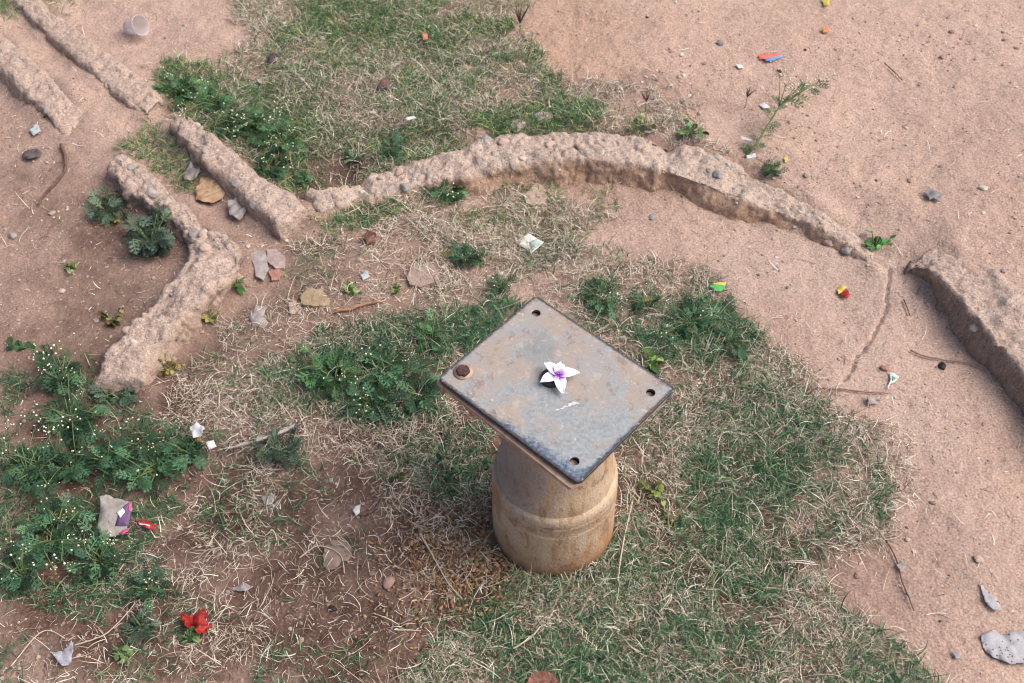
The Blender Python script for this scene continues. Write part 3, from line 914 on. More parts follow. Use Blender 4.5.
def d_green(u, v, x, y):
    p = poly_soft(u, v, x, y, LAWN, 14, 3) * (.08 + .30 * patch(x, y, 9, 70)) + poly_soft(u, v, x, y, LAWNC, 18, 5) * (.07 + .36 * patch(x, y, 11, 72, -.15, .35))
    p += poly_soft(u, v, x, y, FAR, 16, 9) * (.12 + .38 * patch(x, y, 8, 74)) + poly_soft(u, v, x, y, FARC, 22, 11) * .34 * patch(x, y, 11, 75, -.4, .2)
    p += poly_soft(u, v, x, y, MID, 20, 13) * .40 * patch(x, y, 9, 76)
    p += poly_soft(u, v, x, y, DRYMID, 16, 15) * .10 * patch(x, y, 10, 78, .1, .5)
    p += poly_soft(u, v, x, y, DRYLOW, 20, 17) * .11 * patch(x, y, 12, 80, .1, .5)
    for k_, w_ in enumerate(WEEDY): p += poly_soft(u, v, x, y, w_, 12, 41 + 4 * k_) * (.30, .30, .42, .36, .72)[k_] * patch(x, y, 12, 100 + k_, -.5, .2)
    p += poly_soft(u, v, x, y, TUFT, 6, 19) * .5 + poly_soft(u, v, x, y, CHAN, 8, 21) * .28
    p += poly_soft(u, v, x, y, BASE, 5, 36) * .35
    p += poly_soft(u, v, x, y, FOOT, 10, 61) * .16 * patch(x, y, 13, 110, -.2, .3)
    p *= 1 - .95 * np.exp(-((u - 335) / 34) ** 2 - ((v - 168) / 13) ** 2)
    p += .35 * np.exp(-((u - 15) / 45) ** 2 - ((v - 5) / 14) ** 2)
    return p


def d_dry(u, v, x, y):
    p = poly_soft(u, v, x, y, LAWN, 20, 23) * (.24 + .60 * patch(x, y, 8, 82, -.15, .45)) + poly_soft(u, v, x, y, FAR, 24, 25) * (.24 + .55 * patch(x, y, 8, 84))
    p += poly_soft(u, v, x, y, DRYMID, 24, 27) * (.12 + .55 * patch(x, y, 7, 86, -.2, .4))
    p += poly_soft(u, v, x, y, MID, 24, 29) * .35 * patch(x, y, 9, 88)
    p += poly_soft(u, v, x, y, DRYLOW, 26, 31) * (.06 + .33 * patch(x, y, 7, 90, .0, .6))
    p += poly_soft(u, v, x, y, [(840, 400), (900, 440), (895, 540), (840, 560)], 14, 33) * .35
    p += poly_soft(u, v, x, y, FOOT, 12, 65) * .45 * patch(x, y, 10, 112, -.4, .3)
    p *= 1 - .9 * np.exp(-((u - 335) / 34) ** 2 - ((v - 168) / 13) ** 2)
    p += .008 + poly_soft(u, v, x, y, BASE, 5, 35) * .5
    return p


P = scatter(d_green, 1200000, 9)
n = len(P); print('green blades', n)
cg = np.array([[.020, .072, .040], [.040, .125, .062], [.072, .180, .082], [.15, .28, .125], [.36, .40, .24]])
tint = cg[rng.choice(5, n, p=[.17, .29, .26, .17, .11])] * rng.uniform(.8, 1.25, (n, 1))
far_ = (P[:, 1] > 1.55)[:, None]
tint = np.where(far_, tint * np.array([1.5, 1.22, 1.0]), tint)
V, Fq, T = blades(P, rng.gamma(5, .0040, n).clip(.006, .048), rng.uniform(.0009, .0019, n), rng.uniform(0, 6.28, n),
                  rng.uniform(.25, 1.35, n), rng.uniform(-.75, .55, n), rng.normal(0, .7, n), tint)
MG = m_tint('grass_blade', .55, .25)
g_ = tag(mesh_np('green_grass', V, Fq, MG, None, True, T), 'short green grass growing around the post and beyond the ring', 'grass', kind='stuff')

P = scatter(d_dry, 1250000, 8)
n = len(P); print('dry blades', n)
cd = np.array([[.60, .52, .415], [.44, .355, .27], [.26, .18, .125], [.82, .76, .655], [.115, .07, .05]])
tint = cd[rng.choice(5, n, p=[.26, .24, .2, .16, .14])] * rng.uniform(.8, 1.2, (n, 1))
V, Fq, T = blades(P, rng.gamma(2.4, .0074, n).clip(.006, .080), rng.uniform(.0006, .00135, n), rng.uniform(0, 6.28, n),
                  rng.uniform(-.05, 1.25, n), rng.uniform(-.9, .35, n), rng.normal(0, .95, n), tint, 5)
tag(mesh_np('dry_grass', V, Fq, m_tint('straw', .7, .12), None, True, T), 'pale dry straw and dead grass matted over the soil', 'dry grass', kind='stuff')


# grit and crumbs strewn over the soil
def d_grit(u, v, x, y):
    return .05 + .40 * patch(x, y, 6, 95, .05, .7) + .25 * ((u < 520) & (v > 150)) + .18 * np.exp(-((u - 640) / 160) ** 2 - ((v - 105) / 40) ** 2)


P = scatter(d_grit, 70000)
n = len(P)
V0, F0 = ico(1)
r = (.0008 + .0007 * rng.gamma(1.1, 1, n)).clip(.0007, .0055)
dirs = 1 + rng.uniform(-.25, .25, (n, len(V0)))
sc3 = np.stack([rng.uniform(.7, 1.5, n), rng.uniform(.7, 1.2, n), rng.uniform(.45, .8, n)], -1)
ca, sa = np.cos(rng.uniform(0, 6.28, n)), np.sin(rng.uniform(0, 6.28, n))
Q = V0[None] * dirs[..., None] * sc3[:, None] * r[:, None, None]
Q = np.stack([Q[..., 0] * ca[:, None] - Q[..., 1] * sa[:, None], Q[..., 0] * sa[:, None] + Q[..., 1] * ca[:, None], Q[..., 2]], -1)
Q = Q + (P + np.c_[np.zeros((n, 2)), r * .25])[:, None]
Fa = (F0[None] + (np.arange(n) * len(V0))[:, None, None]).reshape(-1, 3)
cgx = np.array([[.33, .24, .195], [.42, .325, .27], [.24, .165, .135], [.55, .47, .41], [.26, .25, .26], [.42, .22, .13], [.10, .065, .05]])
tint = np.repeat(cgx[rng.choice(7, n, p=[.32, .28, .17, .09, .07, .04, .03])] * rng.uniform(.8, 1.15, (n, 1)), len(V0), 0)
tag(mesh_np('grit', Q.reshape(-1, 3), Fa, m_tint('grit', .9, 0, .15), None, False, tint), 'tiny soil crumbs and grit strewn over bare ground', 'grit', kind='stuff')

# rolled seed husks beside the post
def d_seed(u, v, x, y):
    return .95 * np.exp(-(((u - 478) / 62) ** 2 + ((v - 556) / 48) ** 2) ** 1.4) + .25 * np.exp(-((u - 430) / 60) ** 2 - ((v - 600) / 50) ** 2)


ox = GX0, GX1, GY0, GY1
(GX0, GY0), (GX1, GY1) = at_z(350, 683, 0), at_z(560, 480, 0)
P = scatter(d_seed, 9000); GX0, GX1, GY0, GY1 = ox; n = len(P); print('husks', n)
V0, F0 = ico(1)
r = rng.uniform(.0014, .0029, n)
sc3 = np.stack([rng.uniform(1.1, 1.9, n), rng.uniform(.7, 1., n), rng.uniform(.6, .9, n)], -1)
ca, sa = np.cos(rng.uniform(0, 6.28, n)), np.sin(rng.uniform(0, 6.28, n))
Q = V0[None] * (1 + rng.uniform(-.2, .2, (n, len(V0))))[..., None] * sc3[:, None] * r[:, None, None]
Q = np.stack([Q[..., 0] * ca[:, None] - Q[..., 1] * sa[:, None], Q[..., 0] * sa[:, None] + Q[..., 1] * ca[:, None], Q[..., 2]], -1)
Q = Q + (P + np.c_[np.zeros((n, 2)), r * .5 + rng.random(n) * .003])[:, None]
Fa = (F0[None] + (np.arange(n) * len(V0))[:, None, None]).reshape(-1, 3)
cs = np.array([[.30, .17, .08], [.22, .11, .05], [.37, .24, .13], [.13, .07, .04]])
tint = np.repeat(cs[rng.choice(4, n)] * rng.uniform(.8, 1.15, (n, 1)), len(V0), 0)
tag(mesh_np('seed_husks', Q.reshape(-1, 3), Fa, m_tint('husk', .8), None, True, tint), 'orange brown seed husks scattered on dark soil left of post', 'seed husks', kind='stuff')

# ------------------------------------------------------------------ weeds
def leaf_template(pairs, seed, fine=True):
    """feathery lobed leaf, unit length along +x"""
    r = random.Random(seed); V, Fq = [], []
    def dia(x, y, dx, dy, L, W):
        o = len(V); nx_, ny_ = -dy, dx
        V.extend([(x, y), (x + dx * L * .45 + nx_ * W, y + dy * L * .45 + ny_ * W), (x + dx * L, y + dy * L), (x + dx * L * .45 - nx_ * W, y + dy * L * .45 - ny_ * W)])
        Fq.append((o, o + 3, o + 2, o + 1))
    N = 7                                              # rachis
    o = len(V)
    for i in range(N):
        w = .012 + .018 * math.sin(math.pi * i / (N - 1)); V.extend([(i / (N - 1), w), (i / (N - 1), -w)])
    for i in range(N - 1): Fq.append((o + 2 * i, o + 2 * i + 1, o + 2 * i + 3, o + 2 * i + 2))
    for i in range(pairs):
        s = .22 + .70 * i / (pairs - 1)
        lw = .36 * math.sin(math.pi * (.22 + .68 * i / (pairs - 1))) ** .8 * r.uniform(.85, 1.15)
        for sg in (1, -1):
            a = R_(r.uniform(42, 62)) * sg; dx, dy = math.cos(a), math.sin(a)
            dia(s, 0, dx, dy, lw, lw * .115)
            if fine:
                for q in (.35, .6, .82):
                    for s2 in (1, -1):
                        a2 = a + s2 * R_(r.uniform(38, 55))
                        dia(s + dx * lw * q, dy * lw * q, math.cos(a2), math.sin(a2), lw * (.50 - .28 * q) * r.uniform(.8, 1.3), lw * .062)
    dia(.88, 0, 1, 0, .22, .05)
    return np.array(V), np.array(Fq)


LEAF = [leaf_template(p, 10 + p * 3 + k) for p in (4, 5) for k in range(3)]
N_ = 5
oval = []
for i in range(N_ + 1):
    u = i / N_; w = .34 * math.sin(math.pi * min(max(u, .03), .97)) ** .7
    oval += [(u, w), (u, 0), (u, -w)]
OV = (np.array(oval), np.array([f for i in range(N_) for f in ((3 * i, 3 * i + 1, 3 * i + 4, 3 * i + 3), (3 * i + 1, 3 * i + 2, 3 * i + 5, 3 * i + 4))]))


def place_leaf(T, base, az, el0, droop, L, roll, wide=1.0, cup=.15):
    V2, Fq = T
    x, y = V2[:, 0], V2[:, 1] * wide
    e = el0 + droop * x
    # arc with linearly changing elevation
    ee = el0 + droop * x / 2
    X1, Z1 = x * np.cos(ee) * L, x * np.sin(ee) * L
    Y1 = y * L
    Z1 = Z1 + np.abs(y) * L * cup
    nx_, nz_ = -np.sin(e), np.cos(e)
    s_ = Y1 * math.sin(roll)
    X1 = X1 + nx_ * s_; Z1 = Z1 + nz_ * s_; Y1 = Y1 * math.cos(roll)
    return np.stack([base[0] + X1 * math.cos(az) - Y1 * math.sin(az), base[1] + X1 * math.sin(az) + Y1 * math.cos(az), base[2] + Z1], -1), Fq


M_leaf = m_tint('weed_leaf', .6, .18)
M_stem = m_mottled('green_stem', (.10, .15, .055), (.16, .21, .09), 80, .6, 0)
M_dstem = m_mottled('brown_stem', (.14, .085, .06), (.24, .16, .11), 80, .8, 0)
M_fl = m_mottled('white_floret', (.60, .66, .47), (.80, .82, .68), 400, .7, 0)
FLM = []
for k in range(5):
    rr = random.Random(k + 40); b = Bag()
    V0, F0 = ico(1); cs_ = []
    for q in range(rr.randint(3, 6)):
        c = np.array([rr.gauss(0, .0105), rr.gauss(0, .0105), rr.uniform(.0, .012)]); s_ = rr.uniform(.0013, .0020)
        b.add(V0 * s_ * np.array([1, 1, .75]) + c, F0); cs_.append(c)
    nh = len(b.F)
    for c in cs_:
        Vt, Ft = tube([(0, 0, -.006), c - np.array([0, 0, .0008])], [.0004, .0003], 4); b.add(Vt, Ft)
    o = b.build('flower_cluster', M_fl); o.data.materials.append(M_stem)
    for p in o.data.polygons[nh:]: p.material_index = 1
    FLM.append(o.data); bpy.data.objects.remove(o)


def clear_weed(name, px, rad_px, label, flowers=0, leaves=None, hue=(.040, .092, .046), hgt=.34, template=None, group='feathery weeds', cat='weed', seed=None, wide=1.0, llen=1.0, el=(-.05, .95)):
    base = gpt(*px)
    r = random.Random(seed if seed is not None else int(px[0] * 31 + px[1] * 7))
    dist = math.dist(base, (0, 0, CAMH)); rad = rad_px / (FPX / dist) * (1.0 if template is not None else 1.22)
    root = empty(name, base, r.uniform(0, 6.28), label, cat, group)
    nst = max(2, int(4 + rad / .010))
    leaves = int((leaves or int(16 + rad * 520)) * (1.0 if template is not None else 1.35))
    fol, st = Bag(), Bag()
    stems = []
    for i in range(nst):
        a = i * 2.4 + r.uniform(-.5, .5); q = math.sqrt((i + .5) / nst) * rad * r.uniform(.45, .95)
        hh = rad * hgt * r.uniform(.6, 1.1)
        top = Vector((q * math.cos(a), q * math.sin(a), hh + .006))
        midp = top * .5 + Vector((0, 0, hh * .12))
        pts = [Vector((0, 0, -.004)), midp * .5 + Vector((0, 0, .002)), midp, top]
        stems.append(pts)
        V, Fq = tube(pts, [.0016, .0014, .0012, .0009], 5); st.add(V, Fq)
    Vs, Fs, Ts = [], [], []; off = 0
    for i in range(leaves):
        pts = stems[r.randrange(nst)]; k = r.random() ** .7 * 2.99; j = int(k); p = pts[j].lerp(pts[j + 1], k - j)
        L = rad * (r.uniform(.42, .85) if template is not None else r.uniform(.34, .70)) * llen
        L = min(max(L, .012), .031 * llen) if template is None else min(max(L, .010), .034 * llen)
        out = math.atan2(p.y, p.x) + r.gauss(0, 1.0)
        T = template if template is not None else r.choice(LEAF)
        V, Fq = place_leaf(T, p, out, r.uniform(*el), -r.uniform(.3, 1.3), L, r.gauss(0, .6), wide * r.uniform(.85, 1.2))
        gw = hgrid(V[:, 0] * math.cos(root.rotation_euler.z) - V[:, 1] * math.sin(root.rotation_euler.z) + base.x,
                    V[:, 0] * math.sin(root.rotation_euler.z) + V[:, 1] * math.cos(root.rotation_euler.z) + base.y) - base.z
        V[:, 2] = np.maximum(V[:, 2], gw + .002)
        c = np.array(hue) * r.choice((.5, .85, 1.25, 1.7, 2.4)) * r.uniform(.85, 1.15) * np.array([r.uniform(.85, 1.25), 1, r.uniform(.85, 1.15)])
        if r.random() < .012: c = np.array([.20, .17, .06])
        Vs.append(V); Fs.append(Fq + off); Ts.append(np.tile(c, (len(V), 1))); off += len(V)
    mesh_np('foliage', np.concatenate(Vs), np.concatenate(Fs), M_leaf, root, False, np.concatenate(Ts))
    for i in range(flowers):
        if r.random() < .2: continue
        a = r.uniform(0, 6.28); q = rad * r.uniform(.25, 1.15); hh = rad * hgt + r.uniform(.01, .035)
        top = Vector((q * math.cos(a), q * math.sin(a), hh))
        bs = stems[r.randrange(nst)][2]
        V, Fq = tube([bs, bs.lerp(top, .5) + Vector((0, 0, .006)), top], [.0009, .0008, .0006], 4); st.add(V, Fq)
        fo = bpy.data.objects.new('flower_cluster', FLM[r.randrange(5)]); COL.objects.link(fo); fo.parent = root
        fo.location = top; fo.rotation_euler = (r.gauss(0, .5), r.gauss(0, .5), r.uniform(0, 6.28))
        s_ = r.uniform(.55, 1.2); fo.scale = (s_, s_, s_)
    st.build('stem', M_stem, root)
    return root


GREY = (.058, .092, .062)
BRIGHT = (.050, .112, .046)
W = clear_weed
W('feathery_weed', (178, 96), 24, 'small weed against the end of the long straight dusty kerb', 2, hue=BRIGHT)
W('feathery_weed', (212, 108), 27, 'leafy weed just behind the near end of the long kerb', 5, hue=BRIGHT)
W('feathery_weed', (250, 128), 30, 'flowering weed midway along the back of the long kerb', 10, hue=BRIGHT)
W('feathery_weed', (283, 147), 30, 'white flowered weed overhanging the dark pit behind the ring wall', 12, hue=BRIGHT)
W('feathery_weed', (270, 172), 18, 'low weed squeezed against the back of the long kerb near the ring', 4)
W('feathery_weed', (232, 134), 20, 'small weed tucked behind the long kerb in its middle', 3)
W('feathery_weed', (392, 151), 16, 'low flowerless weed behind the low part of the ring wall', 0)
W('feathery_weed', (352, 160), 10, 'tiny weed on the lip of the dark pit', 0)
W('feathery_weed', (303, 184), 10, 'tiny dark weed in the corner where long kerb meets ring wall', 0)
W('feathery_weed', (152, 247), 33, 'round grey green rosette weed in the bend of the L shaped kerb', 0, 120, hue=GREY, hgt=.5)
W('feathery_weed', (106, 212), 22, 'small grey green weed beside the upper arm of the bent kerb', 0, hue=GREY)
W('feathery_weed', (449, 194), 22, 'bushy green weed growing at foot of the ring wall inside', 2, hue=BRIGHT)
W('feathery_weed', (467, 262), 19, 'small weed with white buds right of the flat brown stone', 4)
W('feathery_weed', (500, 290), 14, 'small weed just beyond the far corner of the plate', 1)
W('feathery_weed', (335, 380), 36, 'flowering weed at left end of the green clump beside the plate', 5, hue=BRIGHT)
W('feathery_weed', (385, 372), 34, 'dense weed in the middle of the clump left of plate', 3)
W('feathery_weed', (418, 395), 28, 'dark weed closest to the bolted corner of the plate', 2)
W('feathery_weed', (373, 408), 26, 'low weed at the near side of clump left of plate', 3)
W('feathery_weed', (430, 342), 18, 'small weed below the flat brown stone near plate edge', 1, hue=BRIGHT)
W('feathery_weed', (282, 452), 25, 'grey green weed under the pale dry stick', 0, hue=GREY)
W('feathery_weed', (62, 382), 28, 'tall flowering weed left of the near end of the bent kerb', 8)
W('feathery_weed', (72, 425), 34, 'weed with white flowers below the end of the bent kerb', 10)
W('feathery_weed', (118, 398), 20, 'grey weed hugging the broken end of the bent kerb', 0, hue=GREY)
W('feathery_weed', (38, 470), 34, 'sprawling flowered weed at left edge of the big weed patch', 10)
W('feathery_weed', (72, 470), 32, 'weed at the centre of the big left patch', 6)
W('feathery_weed', (56, 540), 44, 'largest bushy weed left of the torn silver packet', 14, 80)
W('feathery_weed', (100, 562), 28, 'flowering weed below the torn silver packet', 7)
W('feathery_weed', (28, 575), 26, 'white flowered weed at lower left edge of the big patch', 7)
W('feathery_weed', (108, 462), 26, 'weed just above the torn silver packet', 2)
W('feathery_weed', (158, 470), 38, 'broad leafy weed between the silver packet and the crumpled white paper', 5, 70)
W('feathery_weed', (186, 455), 26, 'weed under the crumpled white paper scraps', 3)
W('feathery_weed', (150, 590), 22, 'weed left of the red crushed packet', 2)
W('feathery_weed', (142, 628), 17, 'dark small weed below left of the red crushed packet', 1, hue=GREY)
W('feathery_weed', (690, 325), 27, 'dark bushy weed in the lawn beyond the right corner of the plate', 4, wide=.7)
W('feathery_weed', (725, 345), 20, 'weed at the right end of the bushy clump behind plate', 1, wide=.7)
W('feathery_weed', (645, 308), 19, 'weed with small flowers in lawn behind the plate', 4, wide=.7)
W('feathery_weed', (600, 300), 20, 'small weed just behind the long far edge of plate', 1, wide=.8)
W('feathery_weed', (770, 172), 12, 'low weed at foot of the tall flowering sprig', 1)
RL = (.060, .125, .040)
def B(px, rad, label, hue=RL, leaves=22, name='broadleaf_weed', L=.6, wide=1.0, hgt=.7):
    return clear_weed(name, px, rad, label, 0, leaves, hue, hgt, OV, 'broad leaved weeds', 'weed', wide=wide, llen=L, el=(-.1, .6))
B((446, 476), 17, 'small dark broad leaved plant left of the post', (.040, .085, .036), 18, wide=1.2)
B((398, 478), 13, 'pair of round green leaves left of the dark broadleaf plant', (.075, .14, .04), 7, wide=1.3)
B((652, 366), 14, 'bright green broad leaved seedling touching the plate edge', (.09, .20, .04), 9, L=1.2)
B((652, 492), 20, 'yellow green creeping clover right of the post', (.11, .14, .04), 30, L=.45, wide=1.4, hgt=.3)
B((668, 520), 14, 'smaller yellow clover patch right of post base', (.14, .14, .045), 14, L=.45, wide=1.4, hgt=.3)
B((350, 292), 16, 'yellow green clover sprig near the tan stone', (.10, .15, .05), 16, L=.45, wide=1.4, hgt=.3)
B((398, 290), 12, 'clover sprig under the flat brown stone', (.09, .14, .05), 10, L=.5, wide=1.4, hgt=.3)
B((874, 247), 17, 'bright green creeping weed in gap between ring wall and right kerb', (.055, .17, .04), 26, L=.6, wide=1.2, hgt=.4)
B((114, 322), 18, 'reddish green creeper on outer side of the bent kerb', (.11, .10, .035), 22, L=.55, wide=1.1, hgt=.4)
B((166, 372), 22, 'dry yellowing creeper along inner side of the bent kerb', (.19, .15, .05), 34, L=.4, wide=1.1, hgt=.35)
B((212, 320), 18, 'yellowing creeper midway along inner side of the bent kerb', (.17, .16, .05), 22, L=.4, wide=1.1, hgt=.35)
B((238, 288), 12, 'green grassy seedling at the inner corner of bent kerb', (.08, .19, .05), 8, L=1.1, wide=.6)
B((115, 222), 12, 'yellowing creeper below the small grey weed', (.17, .15, .05), 14, L=.5, wide=1.1, hgt=.3)
B((690, 135), 20, 'green creeper behind the right half of ring wall', (.065, .125, .045), 26, L=.5, wide=1.1, hgt=.4)
B((640, 128), 16, 'creeper behind the middle of ring wall', (.10, .15, .05), 18, L=.5, wide=1.1, hgt=.4)
B((190, 640), 18, 'light green creeper below the red crushed packet', (.07, .125, .045), 22, L=.4, wide=1.2, hgt=.3)
B((125, 655), 20, 'light green creeper at lower left beside the plastic scrap', (.07, .125, .045), 26, L=.4, wide=1.2, hgt=.3)
B((70, 268), 14, 'tiny creeper on open soil left of the bent kerb', (.12, .15, .06), 12, L=.4, wide=1.2, hgt=.25)


def sprig(name, px_pts, label, cat, leaf_hue, nleaf, lift, r0=.0016, flowers=(), oval=False, group=None, leafL=.02):
    """single stem through image points rising to height lift"""
    base = gpt(*px_pts[0]); root = empty(name, base, 0, label, cat, group)
    pts = []
    for i, p in enumerate(px_pts):
        z = base.z + lift * (i / (len(px_pts) - 1)); x, y = at_z(*p, z); pts.append(Vector((x, y, z)) - base)
    V, Fq = tube(pts, np.linspace(r0, r0 * .5, len(pts)), 6); b = Bag(); b.add(V, Fq)
    r = random.Random(len(label)); Vs, Fs, Ts, off = [], [], [], 0
    for i in range(nleaf):
        k = (i + .5) / nleaf * (len(pts) - 1.001); j = int(k); p = pts[j].lerp(pts[j + 1], k - j)
        d = pts[j + 1] - pts[j]; az = math.atan2(d.y, d.x) + r.choice((-1, 1)) * r.uniform(.4, 1.2)
        V, Fq = place_leaf(OV if oval else r.choice(LEAF), p, az, r.uniform(0, .5), -.4, leafL * r.uniform(.6, 1.2), r.gauss(0, .4))
        c = np.array(leaf_hue) * r.uniform(.8, 1.3); Vs.append(V); Fs.append(Fq + off); Ts.append(np.tile(c, (len(V), 1))); off += len(V)
    if nleaf: mesh_np('foliage', np.concatenate(Vs), np.concatenate(Fs), M_leaf, root, False, np.concatenate(Ts))
    for k, p in flowers:
        z = base.z + lift * k; x, y = at_z(*p, z); q = Vector((x, y, z)) - base
        s0 = pts[max(0, min(len(pts) - 1, int(k * (len(pts) - 1) * .75)))]
        V, Fq = tube([s0, s0.lerp(q, .5), q], [r0 * .5, r0 * .4, r0 * .3], 5); b.add(V, Fq)
        fo = bpy.data.objects.new('flower_cluster', FLM[r.randrange(5)]); COL.objects.link(fo); fo.parent = root; fo.location = q; fo.scale = (1.1, 1.1, 1.1)
    b.build('stem', M_stem, root)
    return root


sprig('flowering_sprig', [(745, 158), (757, 143), (768, 125), (779, 107), (795, 95), (818, 82)], 'tall thin green sprig with tiny white buds leaning over bare soil', 'weed', (.06, .13, .05), 26, .11, .0028,
      [(.85, (780, 75)), (.88, (786, 84)), (.9, (795, 88)), (.93, (803, 83)), (1.0, (820, 80)), (.95, (811, 84))], leafL=.030)
sprig('dark_sprig', [(45, 352), (34, 350), (22, 347), (10, 345)], 'dark green leafy sprig lying on bare soil at left edge', 'weed', (.035, .075, .03), 16, .008, .0012, oval=True, leafL=.017)


def seedhead(px, label, lean, n=6, L=.03):
    base = gpt(*px); root = empty('dried_seedhead', base, 0, label, 'seedhead', 'dark dried grass seedheads'); b = Bag(); s = Bag()
    r = random.Random(int(px[0]))
    V, Fq = tube([(0, 0, 0), (0, 0, .03)], [.0008, .0007], 5); s.add(V, Fq)
    for i in range(n):
        a = 6.28 * i / n + r.uniform(-.3, .3); o = .4 * L
        pts = [(0, 0, .03), (o * .5 * math.cos(a) + lean * .3, o * .5 * math.sin(a), .03 + L * .5), (o * math.cos(a) + lean, o * math.sin(a), .03 + L)]
        V, Fq = tube(pts, [.0009, .0015, .0006], 5); b.add(V, Fq)
    s.build('stem', M_dstem, root); b.build('spikes', m_mottled('dark_seedhead', (.06, .03, .025), (.12, .06, .05), 200, .8, 0), root)


seedhead((520, 34), 'dark spiky dried seedhead standing at far edge of the lawn', .004, 9, .042)
seedhead((645, 112), 'dark dried seedhead behind the middle of the ring wall', -.004, 5, .022)
seedhead((745, 108), 'dark drooping dried seedhead near the tall sprig', .006, 4, .022)


# ------------------------------------------------------------------ litter and stones
def scrap(name, outline, mat, label, cat, th=.0006, crumple=.002, lift=.004, tilt=(0, 0), seed=1, group=None, sub=3, parts=(), smooth=True, bevel=0):
    sub = max(1, sub - 1)
    """thin or slab-like piece whose outline lies on the ground"""
    c = np.mean(outline, 0); base = gpt(*c)
    pts = []
    ro = random.Random(seed * 13 + 1); dense = []
    for q0, q1 in zip(outline, outline[1:] + outline[:1]):
        L_ = math.dist(q0, q1)
        for k in range(3): dense.append((q0[0] + (q1[0] - q0[0]) * k / 3 + ro.gauss(0, .03) * L_ * (k > 0), q0[1] + (q1[1] - q0[1]) * k / 3 + ro.gauss(0, .03) * L_ * (k > 0)))
    for p in dense:
        z = base.z + lift; x, y = at_z(*p, z); pts.append((x - base.x, y - base.y))
    bm = bmesh.new()
    vs = [bm.verts.new((x, y, 0)) for x, y in pts]
    f = bm.faces.new(vs)
    if f.normal.z < 0 or True: bmesh.ops.recalc_face_normals(bm, faces=bm.faces)
    bmesh.ops.triangulate(bm, faces=bm.faces)
    for _ in range(sub):
        bmesh.ops.subdivide_edges(bm, edges=bm.edges, cuts=1, use_grid_fill=True)
        bmesh.ops.triangulate(bm, faces=bm.faces)
    for f in bm.faces:
        if f.normal.z < 0: f.normal_flip()
    ret = bmesh.ops.extrude_face_region(bm, geom=list(bm.faces))
    top = [v for v in ret['geom'] if isinstance(v, bmesh.types.BMVert)]
    bmesh.ops.translate(bm, verts=top, vec=(0, 0, th))
    bmesh.ops.recalc_face_normals(bm, faces=bm.faces)
    for v in bm.verts:
        q = crumple * float(fbm(v.co.x * 85 + seed * 7.7, v.co.y * 85, seed=seed, octaves=2))
        v.co.z += q + abs(crumple) + v.co.x * tilt[0] + v.co.y * tilt[1]
    o = from_bm(name, bm, mat, None, smooth)
    o.location = (base.x, base.y, base.z + lift)
    if bevel:
        for p in o.data.polygons: p.use_smooth = False
        bv = o.modifiers.new('edge', 'BEVEL'); bv.width = bevel; bv.segments = 2; bv.limit_method = 'ANGLE'; bv.angle_limit = R_(50)
    tag(o, label, cat, group)
    for pn, pol, pm, dz in parts:
        bm = bmesh.new()
        vs = []
        for p in pol:
            x, y = at_z(*p, base.z + lift); vs.append(bm.verts.new((x - base.x, y - base.y, 0)))
        bm.faces.new(vs); bmesh.ops.triangulate(bm, faces=bm.faces)
        for _ in range(2):
            bmesh.ops.subdivide_edges(bm, edges=bm.edges, cuts=1, use_grid_fill=True); bmesh.ops.triangulate(bm, faces=bm.faces)
        for f in bm.faces:
            if f.normal.z < 0: f.normal_flip()
        ret = bmesh.ops.extrude_face_region(bm, geom=list(bm.faces))
        bmesh.ops.translate(bm, verts=[v for v in ret['geom'] if isinstance(v, bmesh.types.BMVert)], vec=(0, 0, .0003))
        bmesh.ops.recalc_face_normals(bm, faces=bm.faces)
        for v in bm.verts:
            q = crumple * float(fbm(v.co.x * 85 + seed * 7.7, v.co.y * 85, seed=seed, octaves=2))
            v.co.z += q + abs(crumple) + th + dz + v.co.x * tilt[0] + v.co.y * tilt[1]
        from_bm(pn, bm, pm, o, smooth)
    return o


def ell(cx, cy, rx, ry, rot=0, n=18, jag=.06, seed=1):
    r = random.Random(seed); o = []
    for k in range(n):
        a = 2 * math.pi * k / n; q = 1 + r.uniform(-jag, jag); x, y = rx * math.cos(a) * q, ry * math.sin(a) * q
        c, s = math.cos(R_(rot)), math.sin(R_(rot)); o.append((cx + x * c - y * s, cy + x * s + y * c))
    return o


mm = m_mottled
m_white = mm('white_paper', (.46, .44, .43), (.64, .63, .62), 80, .8, 0)
m_red = mm('red_foil', (.19, .012, .010), (.38, .028, .020), 80, .35, .001)
m_green = mm('green_plastic', (.05, .34, .08), (.08, .42, .12), 60, .45, 0)
m_yel = mm('yellow_plastic', (.52, .42, .06), (.6, .5, .12), 60, .5, 0)
m_blue = mm('blue_plastic', (.10, .24, .52), (.16, .30, .58), 60, .45, 0)
m_grey = mm('grey_scrap', (.255, .22, .21), (.36, .32, .305), 70, .8, .001)
m_greyd = mm('speckled_grey_leaf', (.32, .31, .325), (.42, .41, .42), 70, .8, .001, ((.05, .048, .05), 260, .74))
m_brownleaf = mm('brown_leaf', (.32, .19, .10), (.42, .29, .19), 50, .7, .001)
m_vein = mm('leaf_vein', (.44, .30, .18), (.50, .36, .22), 50, .7, 0)
m_stone = mm('flat_stone', (.29, .21, .175), (.35, .265, .225), 60, .9, .001)
m_stone2 = mm('tan_flat_stone', (.36, .27, .205), (.43, .335, .26), 60, .9, .001)
m_mag = mm('magenta_print', (.42, .05, .15), (.5, .08, .19), 60, .5, 0)
m_pur = mm('purple_print', (.095, .05, .12), (.15, .085, .17), 60, .5, 0)
m_silver = mm('dusty_foil', (.27, .235, .21), (.38, .34, .31), 50, .5, .001)
m_black = mm('black_lump', (.012, .011, .012), (.03, .026, .026), 200, .6, .001)
m_brick = mm('brick_chip', (.30, .15, .11), (.38, .21, .16), 100, .9, .001)

